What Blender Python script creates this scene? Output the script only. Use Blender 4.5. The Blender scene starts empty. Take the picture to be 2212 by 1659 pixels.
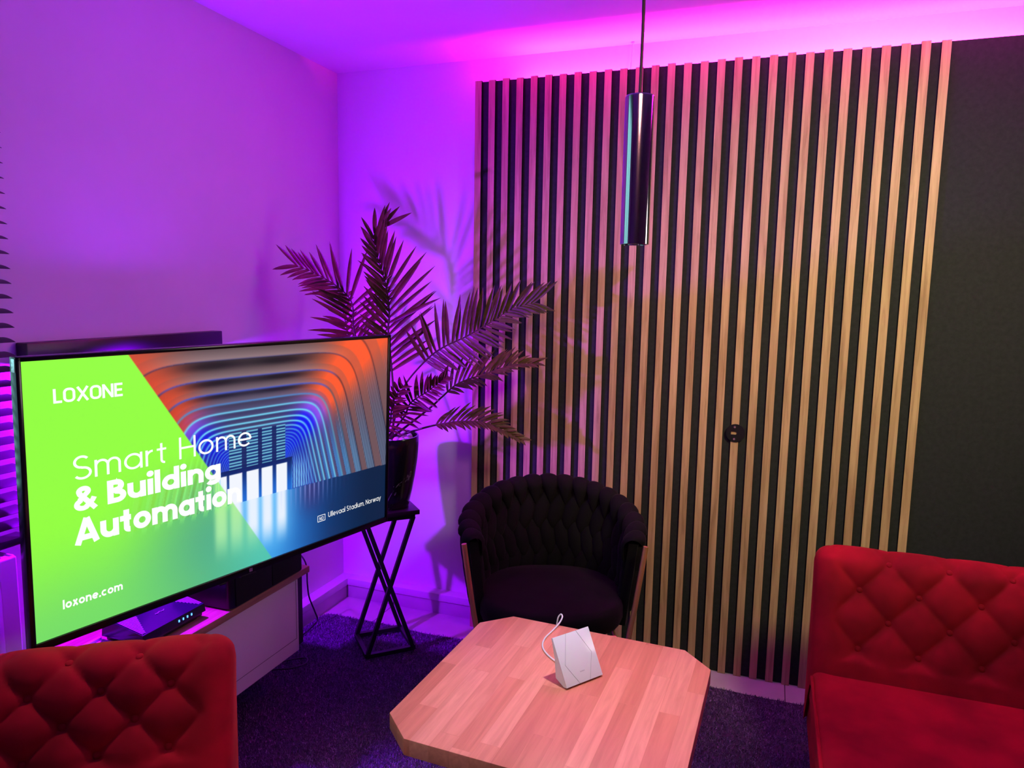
import bpy, bmesh, math, random
import numpy as np
from mathutils import Vector, Matrix

C = bpy.context.scene.collection
SC = bpy.context.scene
random.seed(7)
RNG = np.random.default_rng(7)
PI = math.pi

# ------------------------------------------------------------------ camera
def cam_matrix(loc, yaw, pitch, roll):
    cy, sy, cp, sp = math.cos(yaw), math.sin(yaw), math.cos(pitch), math.sin(pitch)
    f = Vector((sy*cp, cy*cp, -sp)); r = Vector((cy, -sy, 0)); u = r.cross(f)
    r2 = r*math.cos(roll)+u*math.sin(roll); u2 = -r*math.sin(roll)+u*math.cos(roll)
    m = Matrix.Identity(4)
    for i in range(3):
        m[i][0], m[i][1], m[i][2], m[i][3] = r2[i], u2[i], -f[i], loc[i]
    return m
cd = bpy.data.cameras.new('camera'); cam = bpy.data.objects.new('camera', cd); C.objects.link(cam)
cd.sensor_width = 36; cd.sensor_fit = 'HORIZONTAL'; cd.lens = 1555.78/2212*36; cd.clip_start = 0.02
cam.matrix_world = cam_matrix((2.037, -3.1126, 1.5785), math.radians(-19.7462), math.radians(7.3447), math.radians(0.9816))
SC.camera = cam

# ------------------------------------------------------------------ world, exposure, lamps
w = bpy.data.worlds.new('world'); SC.world = w; w.use_nodes = True
w.node_tree.nodes['Background'].inputs[0].default_value = (0.36, 0.86, 0.92, 1)   # dusk sky, seen only through the window
w.node_tree.nodes['Background'].inputs[1].default_value = 2.2
SC.view_settings.view_transform = 'Standard'; SC.view_settings.look = 'None'
SC.view_settings.exposure = 0; SC.view_settings.gamma = 1; SC.view_settings.use_curve_mapping = False

def lamp(name, kind, loc, energy, color, aim=None, **kw):
    l = bpy.data.lights.new(name, kind); l.energy = energy; l.color = color
    for k, v in kw.items(): setattr(l, k, v)
    o = bpy.data.objects.new(name, l); C.objects.link(o); o.location = loc
    if aim is not None:
        o.rotation_euler = (Vector(aim)-Vector(loc)).to_track_quat('-Z', 'Y').to_euler()
    return o
# violet lamp under the black wall bar behind the television
lamp('violet_lamp', 'POINT', (0.046, -1.33, 1.30), 150, (0.28, 0.0, 1.0), shadow_soft_size=0.025)
# pink LED strip lying behind the top of the slat panel, shining up
lamp('pink_strip_lamp', 'AREA', (2.42, -0.055, 2.44), 75, (1.0, 0.010, 0.62), aim=(2.42, -0.055, 3), shape='RECTANGLE', size=2.95, size_y=0.02)
# warm wall spot of the room, right of the picture
lamp('wall_spot', 'SPOT', (2.9, -2.0, 2.5), 205, (1.0, 0.95, 0.46), aim=(2.30, -0.1, 1.52), spot_size=math.radians(74), spot_blend=1.0, shadow_soft_size=0.22)
# ceiling downlight close to the slats, above the sofa
lamp('sofa_downlight', 'SPOT', (2.45, -0.50, 2.585), 9, (1.0, 0.84, 0.50), aim=(2.42, -0.40, 0), spot_size=math.radians(76), spot_blend=0.8, shadow_soft_size=0.03)
# light of the pendant over the table
lamp('pendant_light', 'SPOT', (1.753, -1.573, 1.674), 27, (1.0, 0.97, 0.95), aim=(1.69, -1.61, 0), spot_size=math.radians(60), spot_blend=0.4, shadow_soft_size=0.02)
# unseen fill added at the far right to brighten the left wall
lamp('far_fill', 'SPOT', (4.0, -0.42, 1.7), 40, (1.0, 0.85, 0.80), aim=(0, -1.5, 1.35), spot_size=math.radians(50), spot_blend=1.0, shadow_soft_size=0.35)
# unseen pinkish fill added near the camera to brighten the left slats
lamp('slat_fill', 'SPOT', (2.2, -2.95, 2.58), 190, (1.0, 0.38, 0.36), aim=(1.36, -0.1, 1.50), spot_size=math.radians(37), spot_blend=1.0, shadow_soft_size=0.35)
# warm lamp behind the camera to the left
lamp('room_lamp', 'SPOT', (1.40, -3.05, 2.575), 42, (1.0, 0.82, 0.46), aim=(1.42, -1.92, 0.58), spot_size=math.radians(38), spot_blend=0.8, shadow_soft_size=0.05)
# ceiling downlight over the tufted chair
lamp('chair_downlight', 'SPOT', (0.86, -1.42, 2.585), 55, (1.0, 0.74, 0.50), aim=(0.74, -1.86, 0.8), spot_size=math.radians(30), spot_blend=0.7, shadow_soft_size=0.03)

# ------------------------------------------------------------------ helpers
def srgb(r, g, b):
    f = lambda c: c/12.92 if c <= 0.04045 else ((c+0.055)/1.055)**2.4
    return (f(r/255), f(g/255), f(b/255), 1)
def tagp(o, **kw):
    for k, v in kw.items():
        if v: o[k] = v
    return o
def thing(name, label, cat, loc=(0, 0, 0), rotz=0, group=None):
    o = bpy.data.objects.new(name, None); C.objects.link(o); o.location = loc; o.rotation_euler = (0, 0, rotz)
    o.empty_display_size = 0.05
    return tagp(o, label=label, category=cat, group=group)
def smooth(me, ang=40):
    me.polygons.foreach_set('use_smooth', [True]*len(me.polygons))
    try: me.set_sharp_from_angle(angle=math.radians(ang))
    except Exception: pass
def obj(name, bm, mat, parent=None, sm=True, ang=40, label=None, mats=None):
    me = bpy.data.meshes.new(name)
    bmesh.ops.recalc_face_normals(bm, faces=bm.faces[:])
    bm.to_mesh(me); bm.free()
    for m in (mats or [mat]): me.materials.append(m)
    if sm: smooth(me, ang)
    o = bpy.data.objects.new(name, me); C.objects.link(o)
    if parent: o.parent = parent
    if label: o['label'] = label
    return o
def struct(name, bm, mat, **kw):
    o = obj(name, bm, mat, **kw); o['kind'] = 'structure'; return o
def single(name, bm, mat, label, cat, group=None, **kw):
    return tagp(obj(name, bm, mat, **kw), label=label, category=cat, group=group)
def B(): return bmesh.new()
def box(bm, x0, x1, y0, y1, z0, z1, bev=0, seg=2, M=None, mi=0):
    r = bmesh.ops.create_cube(bm, size=1)
    vs = r['verts']
    for v in vs:
        v.co = Vector(((x0+x1)/2+v.co.x*(x1-x0), (y0+y1)/2+v.co.y*(y1-y0), (z0+z1)/2+v.co.z*(z1-z0)))
    fs = {f for v in vs for f in v.link_faces}
    for f in fs: f.material_index = mi
    if bev:
        es = list({e for v in vs for e in v.link_edges})
        r2 = bmesh.ops.bevel(bm, geom=es, offset=bev, segments=seg, affect='EDGES', profile=0.5)
        vs = list({v for f in r2['faces'] for v in f.verts} | {v for v in vs if v.is_valid})
    if M is not None:
        for v in vs: v.co = M @ v.co
    return vs
def tube(bm, pts, r, n=10, cap=True, r2=None):
    pts = [Vector(p) for p in pts]; N = len(pts)
    rings = []; t0 = (pts[1]-pts[0]).normalized()
    nrm = t0.orthogonal().normalized()
    for i, p in enumerate(pts):
        t = (pts[min(i+1, N-1)]-pts[max(i-1, 0)]).normalized()
        nrm = (nrm-t*nrm.dot(t)).normalized(); b = t.cross(nrm)
        rr = r if r2 is None else r+(r2-r)*i/(N-1)
        rings.append([bm.verts.new(p+(nrm*math.cos(2*PI*k/n)+b*math.sin(2*PI*k/n))*rr) for k in range(n)])
    for a, b2 in zip(rings, rings[1:]):
        for k in range(n): bm.faces.new((a[k], a[(k+1) % n], b2[(k+1) % n], b2[k]))
    if cap: bm.faces.new(rings[0][::-1]); bm.faces.new(rings[-1])
def sqbar(bm, a, b, s, up=(0, 0, 1)):
    a, b = Vector(a), Vector(b); t = (b-a).normalized(); x = t.cross(Vector(up))
    if x.length < 1e-4: x = Vector((1, 0, 0))
    x.normalize(); y = x.cross(t).normalized(); h = s/2
    ra = [bm.verts.new(p+x*i*h+y*j*h) for p in (a,) for i, j in ((-1, -1), (1, -1), (1, 1), (-1, 1))]
    rb = [bm.verts.new(p+x*i*h+y*j*h) for p in (b,) for i, j in ((-1, -1), (1, -1), (1, 1), (-1, 1))]
    for k in range(4): bm.faces.new((ra[k], ra[(k+1) % 4], rb[(k+1) % 4], rb[k]))
    bm.faces.new(ra[::-1]); bm.faces.new(rb)
def lathe(bm, prof, c=(0, 0, 0), n=40, close=False):
    rings = []
    for (r, z) in prof:
        rings.append([bm.verts.new((c[0]+r*math.cos(2*PI*k/n), c[1]+r*math.sin(2*PI*k/n), c[2]+z)) for k in range(n)])
    for a, b in zip(rings, rings[1:]):
        for k in range(n): bm.faces.new((a[k], a[(k+1) % n], b[(k+1) % n], b[k]))
    if close: bm.faces.new(rings[0][::-1]); bm.faces.new(rings[-1])
def prism(bm, poly, z0, z1, bev=0):
    lo = [bm.verts.new((x, y, z0)) for x, y in poly]; hi = [bm.verts.new((x, y, z1)) for x, y in poly]
    n = len(poly); fs = [bm.faces.new(lo[::-1]), bm.faces.new(hi)]
    for k in range(n): fs.append(bm.faces.new((lo[k], lo[(k+1) % n], hi[(k+1) % n], hi[k])))
    if bev:
        bmesh.ops.bevel(bm, geom=list({e for f in fs for e in f.edges}), offset=bev, segments=2, affect='EDGES', profile=0.5)
def spline(pts, m=8):
    P = [Vector(p) for p in pts]; out = []
    for i in range(len(P)-1):
        p0 = P[max(i-1, 0)]; p1 = P[i]; p2 = P[i+1]; p3 = P[min(i+2, len(P)-1)]
        for k in range(m):
            t = k/m
            out.append(0.5*((2*p1)+(-p0+p2)*t+(2*p0-5*p1+4*p2-p3)*t*t+(-p0+3*p1-3*p2+p3)*t**3))
    out.append(P[-1]); return out

# ------------------------------------------------------------------ materials
def mat(name, col, rough=0.5, metal=0, spec=0.5, **kw):
    m = bpy.data.materials.new(name); m.use_nodes = True
    p = m.node_tree.nodes['Principled BSDF']
    p.inputs['Base Color'].default_value = col if len(col) == 4 else (*col, 1)
    p.inputs['Roughness'].default_value = rough; p.inputs['Metallic'].default_value = metal
    p.inputs['Specular IOR Level'].default_value = spec
    for k, v in kw.items():
        p.inputs[k.replace('_', ' ')].default_value = v
    return m
def nd(m, t, **kw):
    n = m.node_tree.nodes.new(t)
    for k, v in kw.items():
        if k in n.inputs: n.inputs[k].default_value = v
        else: setattr(n, k, v)
    return n
def ln(m, a, ao, b, bi): m.node_tree.links.new(a.outputs[ao], b.inputs[bi])
def coords(m, scale=(1, 1, 1), rot=(0, 0, 0), kind='Object'):
    tc = nd(m, 'ShaderNodeTexCoord'); mp = nd(m, 'ShaderNodeMapping')
    mp.inputs['Scale'].default_value = scale; mp.inputs['Rotation'].default_value = rot
    ln(m, tc, kind, mp, 'Vector'); return mp
def ramp(m, stops):
    r = nd(m, 'ShaderNodeValToRGB'); e = r.color_ramp.elements
    while len(e) < len(stops): e.new(0.5)
    for i, (p, c) in enumerate(stops): e[i].position = p; e[i].color = c if len(c) == 4 else (*c, 1)
    return r
def noisy(m, scale, c1, c2, lo=0.3, hi=0.7, detail=4, bump=0, bdist=0.002, stretch=(1, 1, 1), bscale=None):
    p = m.node_tree.nodes['Principled BSDF']
    mp = coords(m, stretch); n = nd(m, 'ShaderNodeTexNoise', Scale=scale, Detail=detail, Roughness=0.6)
    ln(m, mp, 'Vector', n, 'Vector'); r = ramp(m, [(lo, c1), (hi, c2)])
    ln(m, n, 'Fac', r, 'Fac'); ln(m, r, 'Color', p, 'Base Color')
    if bump:
        nb = n
        if bscale:
            nb = nd(m, 'ShaderNodeTexNoise', Scale=bscale, Detail=3); ln(m, mp, 'Vector', nb, 'Vector')
        b = nd(m, 'ShaderNodeBump', Strength=bump, Distance=bdist); ln(m, nb, 'Fac', b, 'Height'); ln(m, b, 'Normal', p, 'Normal')
    return m

M_wall = noisy(mat('white_plaster', (0.8, 0.8, 0.8), 0.85, spec=0.2), 3, (0.78, 0.78, 0.78), (0.82, 0.82, 0.82), bump=0.12, bdist=0.001, bscale=120)
M_ceil = noisy(mat('ceiling_paint', (0.8, 0.8, 0.8), 0.9, spec=0.1), 4, (0.79, 0.79, 0.79), (0.82, 0.82, 0.82))
M_dark = mat('dark_paint', (0.12, 0.12, 0.13), 0.8)
M_trim = mat('white_trim', (0.74, 0.74, 0.74), 0.5)
M_board = noisy(mat('black_felt', (0.02, 0.02, 0.022), 0.85, spec=0.25), 60, (0.020, 0.020, 0.022), (0.028, 0.028, 0.031), bump=0.2, bdist=0.001, bscale=400)
M_blackedge = mat('black_edge', (0.004, 0.004, 0.004), 0.8, spec=0.1)
M_blackmetal = mat('black_powder_coat', (0.012, 0.011, 0.012), 0.45, spec=0.4)
M_blackplastic = mat('black_plastic', (0.008, 0.008, 0.010), 0.35)
M_gloss = mat('gloss_black', (0.006, 0.006, 0.008), 0.2)
M_white = mat('white_lacquer', (0.86, 0.86, 0.82), 0.45)
M_whiteplastic = mat('white_plastic', (0.78, 0.78, 0.80), 0.4)
M_gold = mat('rose_gold', (0.95, 0.46, 0.20), 0.28, 0.6)
M_chrome = mat('bright_steel', (0.75, 0.75, 0.75), 0.25, 1.0)
M_darkwood = mat('dark_wood', (0.03, 0.018, 0.012), 0.5)

def emis(name, col, s=1.0):
    m = bpy.data.materials.new(name); m.use_nodes = True; nt = m.node_tree
    nt.nodes.remove(nt.nodes['Principled BSDF']); e = nt.nodes.new('ShaderNodeEmission')
    e.inputs[0].default_value = col; e.inputs[1].default_value = s
    nt.links.new(e.outputs[0], nt.nodes['Material Output'].inputs[0]); return m

def oak(name, c1, c2, c3, axis='z', rough=0.5):
    m = mat(name, c1, rough, spec=0.35); p = m.node_tree.nodes['Principled BSDF']
    st = {'z': (1, 1, 0.045), 'y': (1, 0.045, 1), 'x': (0.045, 1, 1)}[axis]
    mp = coords(m, st)
    n = nd(m, 'ShaderNodeTexNoise', Scale=75, Detail=6, Roughness=0.65, Distortion=0.6); ln(m, mp, 'Vector', n, 'Vector')
    mp2 = coords(m, tuple(s*1.0 if s == 1 else 0.12 for s in st))
    n2 = nd(m, 'ShaderNodeTexNoise', Scale=16, Detail=3, Distortion=1.2); ln(m, mp2, 'Vector', n2, 'Vector')
    r = ramp(m, [(0.30, c2), (0.5, c1), (0.72, c3)]); ln(m, n, 'Fac', r, 'Fac')
    mx = nd(m, 'ShaderNodeMix', data_type='RGBA', blend_type='MULTIPLY'); mx.inputs[0].default_value = 0.55
    r2 = ramp(m, [(0.35, (0.62, 0.55, 0.50)), (0.6, (1, 1, 1))]); ln(m, n2, 'Fac', r2, 'Fac')
    ln(m, r, 'Color', mx, 6); ln(m, r2, 'Color', mx, 7); ln(m, mx, 2, p, 'Base Color')
    b = nd(m, 'ShaderNodeBump', Strength=0.25, Distance=0.0006); ln(m, n, 'Fac', b, 'Height'); ln(m, b, 'Normal', p, 'Normal')
    return m
M_oak = oak('oak_slat', (0.60, 0.37, 0.20), (0.40, 0.23, 0.12), (0.68, 0.44, 0.25))
M_bench_top = oak('bench_oak', (0.56, 0.32, 0.19), (0.40, 0.22, 0.13), (0.64, 0.39, 0.24), axis='y')

def floor_mat():
    m = mat('floor_tile', (0.6, 0.6, 0.6), 0.35, spec=0.4); p = m.node_tree.nodes['Principled BSDF']
    mp = coords(m, (1, 1, 1)); mp.inputs['Location'].default_value = (-0.325, -0.08, 0)
    br = nd(m, 'ShaderNodeTexBrick', offset=0.0, squash=1.0)
    br.inputs['Color1'].default_value = (0.62, 0.60, 0.60, 1); br.inputs['Color2'].default_value = (0.66, 0.64, 0.63, 1)
    br.inputs['Mortar'].default_value = (0.10, 0.09, 0.09, 1); br.inputs['Scale'].default_value = 1
    br.inputs['Mortar Size'].default_value = 0.0022; br.inputs['Brick Width'].default_value = 0.6155; br.inputs['Row Height'].default_value = 0.6155
    ln(m, mp, 'Vector', br, 'Vector')
    n = nd(m, 'ShaderNodeTexNoise', Scale=9, Detail=5); ln(m, mp, 'Vector', n, 'Vector')
    mx = nd(m, 'ShaderNodeMix', data_type='RGBA', blend_type='MULTIPLY'); mx.inputs[0].default_value = 0.3
    ln(m, br, 'Color', mx, 6); ln(m, n, 'Fac', mx, 7); ln(m, mx, 2, p, 'Base Color')
    return m
M_floor = floor_mat()

def beech():
    m = mat('beech_staves', (0.6, 0.25, 0.15), 0.42, spec=0.35); p = m.node_tree.nodes['Principled BSDF']
    mp = coords(m, (1, 1, 1), (0, 0, PI/2))
    br = nd(m, 'ShaderNodeTexBrick', offset=0.37, offset_frequency=2, squash=0.72, squash_frequency=3)
    br.inputs['Color1'].default_value = (0, 0, 0, 1); br.inputs['Color2'].default_value = (1, 1, 1, 1); br.inputs['Mortar'].default_value = (0.3, 0.3, 0.3, 1)
    br.inputs['Scale'].default_value = 1; br.inputs['Mortar Size'].default_value = 0.0004; br.inputs['Brick Width'].default_value = 0.40; br.inputs['Row Height'].default_value = 0.0445
    ln(m, mp, 'Vector', br, 'Vector')
    mp2 = coords(m, (1, 0.06, 1)); n = nd(m, 'ShaderNodeTexNoise', Scale=55, Detail=6, Roughness=0.6, Distortion=0.8)
    ad = nd(m, 'ShaderNodeVectorMath', operation='ADD'); ln(m, mp2, 'Vector', ad, 0)
    sc = nd(m, 'ShaderNodeVectorMath', operation='SCALE'); sc.inputs['Scale'].default_value = 7.0; ln(m, br, 'Color', sc, 0); ln(m, sc, 'Vector', ad, 1)
    ln(m, ad, 'Vector', n, 'Vector')
    r = ramp(m, [(0.0, (0.60, 0.215, 0.125)), (0.5, (0.72, 0.27, 0.165)), (1.0, (0.83, 0.36, 0.24))]); ln(m, br, 'Color', r, 'Fac')
    r2 = ramp(m, [(0.3, (0.76, 0.70, 0.66)), (0.62, (1.02, 1.02, 1.02))]); ln(m, n, 'Fac', r2, 'Fac')
    mx = nd(m, 'ShaderNodeMix', data_type='RGBA', blend_type='MULTIPLY'); mx.inputs[0].default_value = 0.8
    ln(m, r, 'Color', mx, 6); ln(m, r2, 'Color', mx, 7); ln(m, mx, 2, p, 'Base Color')
    return m
M_beech = beech()

def velvet(name, c1, c2, sheen, sheencol, bump=0.15):
    m = noisy(mat(name, c1, 0.85, spec=0.15), 5, c1, c2, 0.35, 0.62, detail=3, bump=bump, bdist=0.0012, bscale=500)
    p = m.node_tree.nodes['Principled BSDF']
    p.inputs['Sheen Weight'].default_value = sheen; p.inputs['Sheen Roughness'].default_value = 0.4; p.inputs['Sheen Tint'].default_value = (*sheencol, 1)
    return m
M_red = velvet('red_velvet', (0.23, 0.003, 0.011), (0.38, 0.005, 0.018), 0.25, (1.0, 0.10, 0.08))
M_blackfab = velvet('black_velvet', (0.006, 0.005, 0.006), (0.010, 0.008, 0.009), 0.07, (0.55, 0.45, 0.5))
M_rug = noisy(mat('rug_base', (0.03, 0.025, 0.03), 1.0, spec=0.05), 40, (0.05, 0.025, 0.07), (0.10, 0.05, 0.13))
M_pile = noisy(mat('rug_pile', (0.1, 0.09, 0.1), 0.95, spec=0.05), 260, (0.085, 0.040, 0.12), (0.48, 0.25, 0.62), 0.38, 0.66, detail=2)

# ------------------------------------------------------------------ setting
H = 2.6; RX = 4.4; FY = -4.6
def plate(name, x0, x1, y0, y1, z0, z1, m):
    b = B(); box(b, x0, x1, y0, y1, z0, z1); return struct(name, b, m, sm=False)
plate('floor', -0.1, RX+0.1, FY-0.1, 0.1, -0.1, 0, M_floor)
plate('ceiling', -0.1, RX+0.1, FY-0.1, 0.1, H, H+0.1, M_ceil)
plate('wall_back', -0.1, RX+0.1, 0, 0.1, 0, H, M_wall)
plate('wall_right', RX, RX+0.1, FY, 0, 0, H, M_dark)
plate('wall_front', -0.1, RX+0.1, FY-0.1, FY, 0, H, M_dark)
# left wall with a window opening behind the blind
WY0, WY1, WZ0, WZ1 = -3.35, -1.83, 0.93, 2.50
b = B()
box(b, -0.1, 0, WY1, 0, 0, H); box(b, -0.1, 0, FY, WY0, 0, H); box(b, -0.1, 0, WY0, WY1, 0, WZ0); box(b, -0.1, 0, WY0, WY1, WZ1, H)
struct('wall_left', b, M_wall, sm=False)
b = B()
for a in ((WY0, WY0+0.06), (WY1-0.06, WY1), (-2.62, -2.56)): box(b, -0.075, -0.02, a[0], a[1], WZ0, WZ1, 0.004)
for a in ((WZ0, WZ0+0.06), (WZ1-0.06, WZ1)): box(b, -0.074, -0.021, WY0, WY1, a[0], a[1], 0.004)
win = struct('window_1', b, M_trim)
b = B(); box(b, -0.052, -0.046, WY0+0.05, WY1-0.05, WZ0+0.05, WZ1-0.05)
gm = bpy.data.materials.new('window_glass'); gm.use_nodes = True; gm.node_tree.nodes.remove(gm.node_tree.nodes['Principled BSDF'])
t_ = nd(gm, 'ShaderNodeBsdfTransparent'); g_ = nd(gm, 'ShaderNodeBsdfGlossy', Roughness=0.02); x_ = nd(gm, 'ShaderNodeMixShader'); x_.inputs[0].default_value = 0.08
ln(gm, t_, 0, x_, 1); ln(gm, g_, 0, x_, 2); gm.node_tree.links.new(x_.outputs[0], gm.node_tree.nodes['Material Output'].inputs[0])
g = obj('glass_pane', b, gm, win, sm=False)
# ledge and tile skirting
b = B(); box(b, 0, 0.062, FY, 0, 0.066, 0.102, 0.003); struct('trim_1', b, M_trim)
b = B(); box(b, 0.062, 1.1, -0.062, 0, 0.066, 0.102, 0.003); struct('trim_2', b, M_trim)
b = B()
y = -0.055
while y > FY:
    y1 = max(y-0.6155, FY); box(b, 0, 0.055, y1+0.0015, y-0.0015, 0.0, 0.064, 0.001); y = y1
struct('baseboard_left', b, M_floor)
b = B()
for x0, x1 in ((0.055, 0.323), (0.327, 0.9385), (0.9415, 1.554)): box(b, x0, x1, -0.055, 0, 0, 0.064, 0.001)
struct('baseboard_back', b, M_floor)

# ------------------------------------------------------------------ slat panel and plain black panel
PX0, PP, PW = 0.7739, 0.0629, 0.0295
XR = PX0+28*PP+PW
panel = thing('slat_wall_panel', 'tall black wall panel with vertical oak slats behind the black chair', 'wall panel', (PX0, -0.095, 0))
b = B(); box(b, 0.0005, XR-PX0, -0.020, 0, 0.001, 2.468)
for x in (0.05, 0.85, 1.70): box(b, x, x+0.03, 0, 0.032, 0.12, 2.40)
obj('backing_board', b, M_board, panel, sm=False)
for i in range(29):
    b = B(); dz = random.uniform(-0.002, 0.003)
    box(b, i*PP, i*PP+PW, -0.0317, -0.0202, 0.001, 2.4712+dz)
    for f in b.faces:
        if abs(f.normal.x) > 0.5: f.material_index = 1
    obj('slat', b, None, panel, sm=False, mats=[M_oak, M_blackedge])
b = B(); box(b, XR+0.001, RX-0.01, -0.115, -0.095, 0.001, 2.468); box(b, XR+0.3, XR+0.33, -0.095, 0, 0.1, 2.3)
single('black_wall_panel', b, M_board, 'plain matt black wall panel right of the oak slats', 'wall panel', sm=False)
# pink LED strip behind the panel top
led = thing('led_strip', 'glowing pink light strip along the top of the slat panel', 'led strip', (0.95, -0.055, 2.425))
b = B(); box(b, 0, 2.95, -0.012, 0.012, 0, 0.006); obj('channel', b, M_trim, led, sm=False)
b = B(); box(b, 0, 2.95, -0.006, 0.006, 0.0062, 0.0095); obj('diode_band', b, emis('pink_diodes', (1, 0.08, 0.65, 1), 3), led, sm=False)
# small cable end hanging from the ceiling
b = B(); tube(b, spline([(1.431, -0.03, 2.598), (1.4305, -0.03, 2.58), (1.429, -0.028, 2.55), (1.4275, -0.03, 2.515), (1.4275, -0.05, 2.44)], 5), 0.0032, 7)
box(b, 1.425, 1.437, -0.036, -0.024, 2.59, 2.5995, 0.002)
single('ceiling_cable', b, M_whiteplastic, 'short pale cable hanging from the ceiling above the slats', 'cable')

# ------------------------------------------------------------------ round black plate on the slats
disc = thing('round_plate', 'round black plate with two screws fixed on the slats', 'wall plate', (1.9235, -0.128, 1.0285))
b = B(); n = 48; R0 = 0.0365
outer = [(R0*math.cos(2*PI*k/n), R0*math.sin(2*PI*k/n)) for k in range(n)]
sl = [(-0.0185, -0.0065), (-0.001, -0.0065)]+[(-0.001+0.0065*math.cos(a), 0.0065*math.sin(a)) for a in np.linspace(-PI/2, PI/2, 9)[1:-1]]+[(-0.001, 0.0065), (-0.0185, 0.0065)]
vo = [b.verts.new((x, 0, z)) for x, z in outer]; vi = [b.verts.new((x, 0, z)) for x, z in sl]
eo = [b.edges.new((vo[k], vo[(k+1) % n])) for k in range(n)]; ei = [b.edges.new((vi[k], vi[(k+1) % len(vi)])) for k in range(len(vi))]
bmesh.ops.triangle_fill(b, edges=eo+ei, use_beauty=True)
r = bmesh.ops.extrude_face_region(b, geom=b.faces[:])
for v in r['geom']:
    if isinstance(v, bmesh.types.BMVert): v.co.y -= 0.004
obj('disc', b, M_blackplastic, disc, ang=30)
for z in (0.0245, -0.0245):
    b = B(); lathe(b, [(0.0001, -0.0016), (0.0015, -0.0016), (0.0016, -0.0022), (0.0044, -0.0022), (0.0052, -0.001), (0.0052, 0)], n=20)
    bmesh.ops.rotate(b, verts=b.verts[:], cent=(0, 0, 0), matrix=Matrix.Rotation(PI/2, 3, 'X') @ Matrix.Rotation(PI, 3, 'X'))
    bmesh.ops.translate(b, verts=b.verts[:], vec=(-0.004, -0.0042, z)); obj('screw', b, M_chrome, disc)

# ------------------------------------------------------------------ pendant lamp
pend = thing('pendant_lamp', 'slim black cylinder pendant lamp hanging on a black cord', 'lamp', (1.753, -1.573, 1.68))
b = B(); lathe(b, [(0.0255, 0.02), (0.0265, 0.0), (0.0295, 0.0), (0.03, 0.0008), (0.03, 0.298), (0.0285, 0.3005), (0.004, 0.3015), (0.0001, 0.3015)], n=64)
obj('shade', b, mat('pendant_black', (0.42, 0.44, 0.45), 0.11, 1.0, 0.5), pend, ang=14)
b = B(); lathe(b, [(0.0001, 0.014), (0.016, 0.014), (0.0235, 0.004), (0.0255, 0.004), (0.0255, 0.02)], n=48); obj('bulb_ring', b, mat('ring', (0.3, 0.27, 0.22), 0.3, 0.8), pend)
b = B(); tube(b, [(0, 0, 0.3), (0.001, 0, 0.45), (-0.0005, 0.0005, 0.6), (0.0, 0, 0.75), (0, 0, 0.905)], 0.0034, 8); obj('cord', b, M_blackmetal, pend)
b = B(); lathe(b, [(0.0001, 0.895), (0.045, 0.895), (0.05, 0.9), (0.05, 0.9195), (0.0001, 0.9195)], n=40); obj('canopy', b, M_blackmetal, pend)

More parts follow.
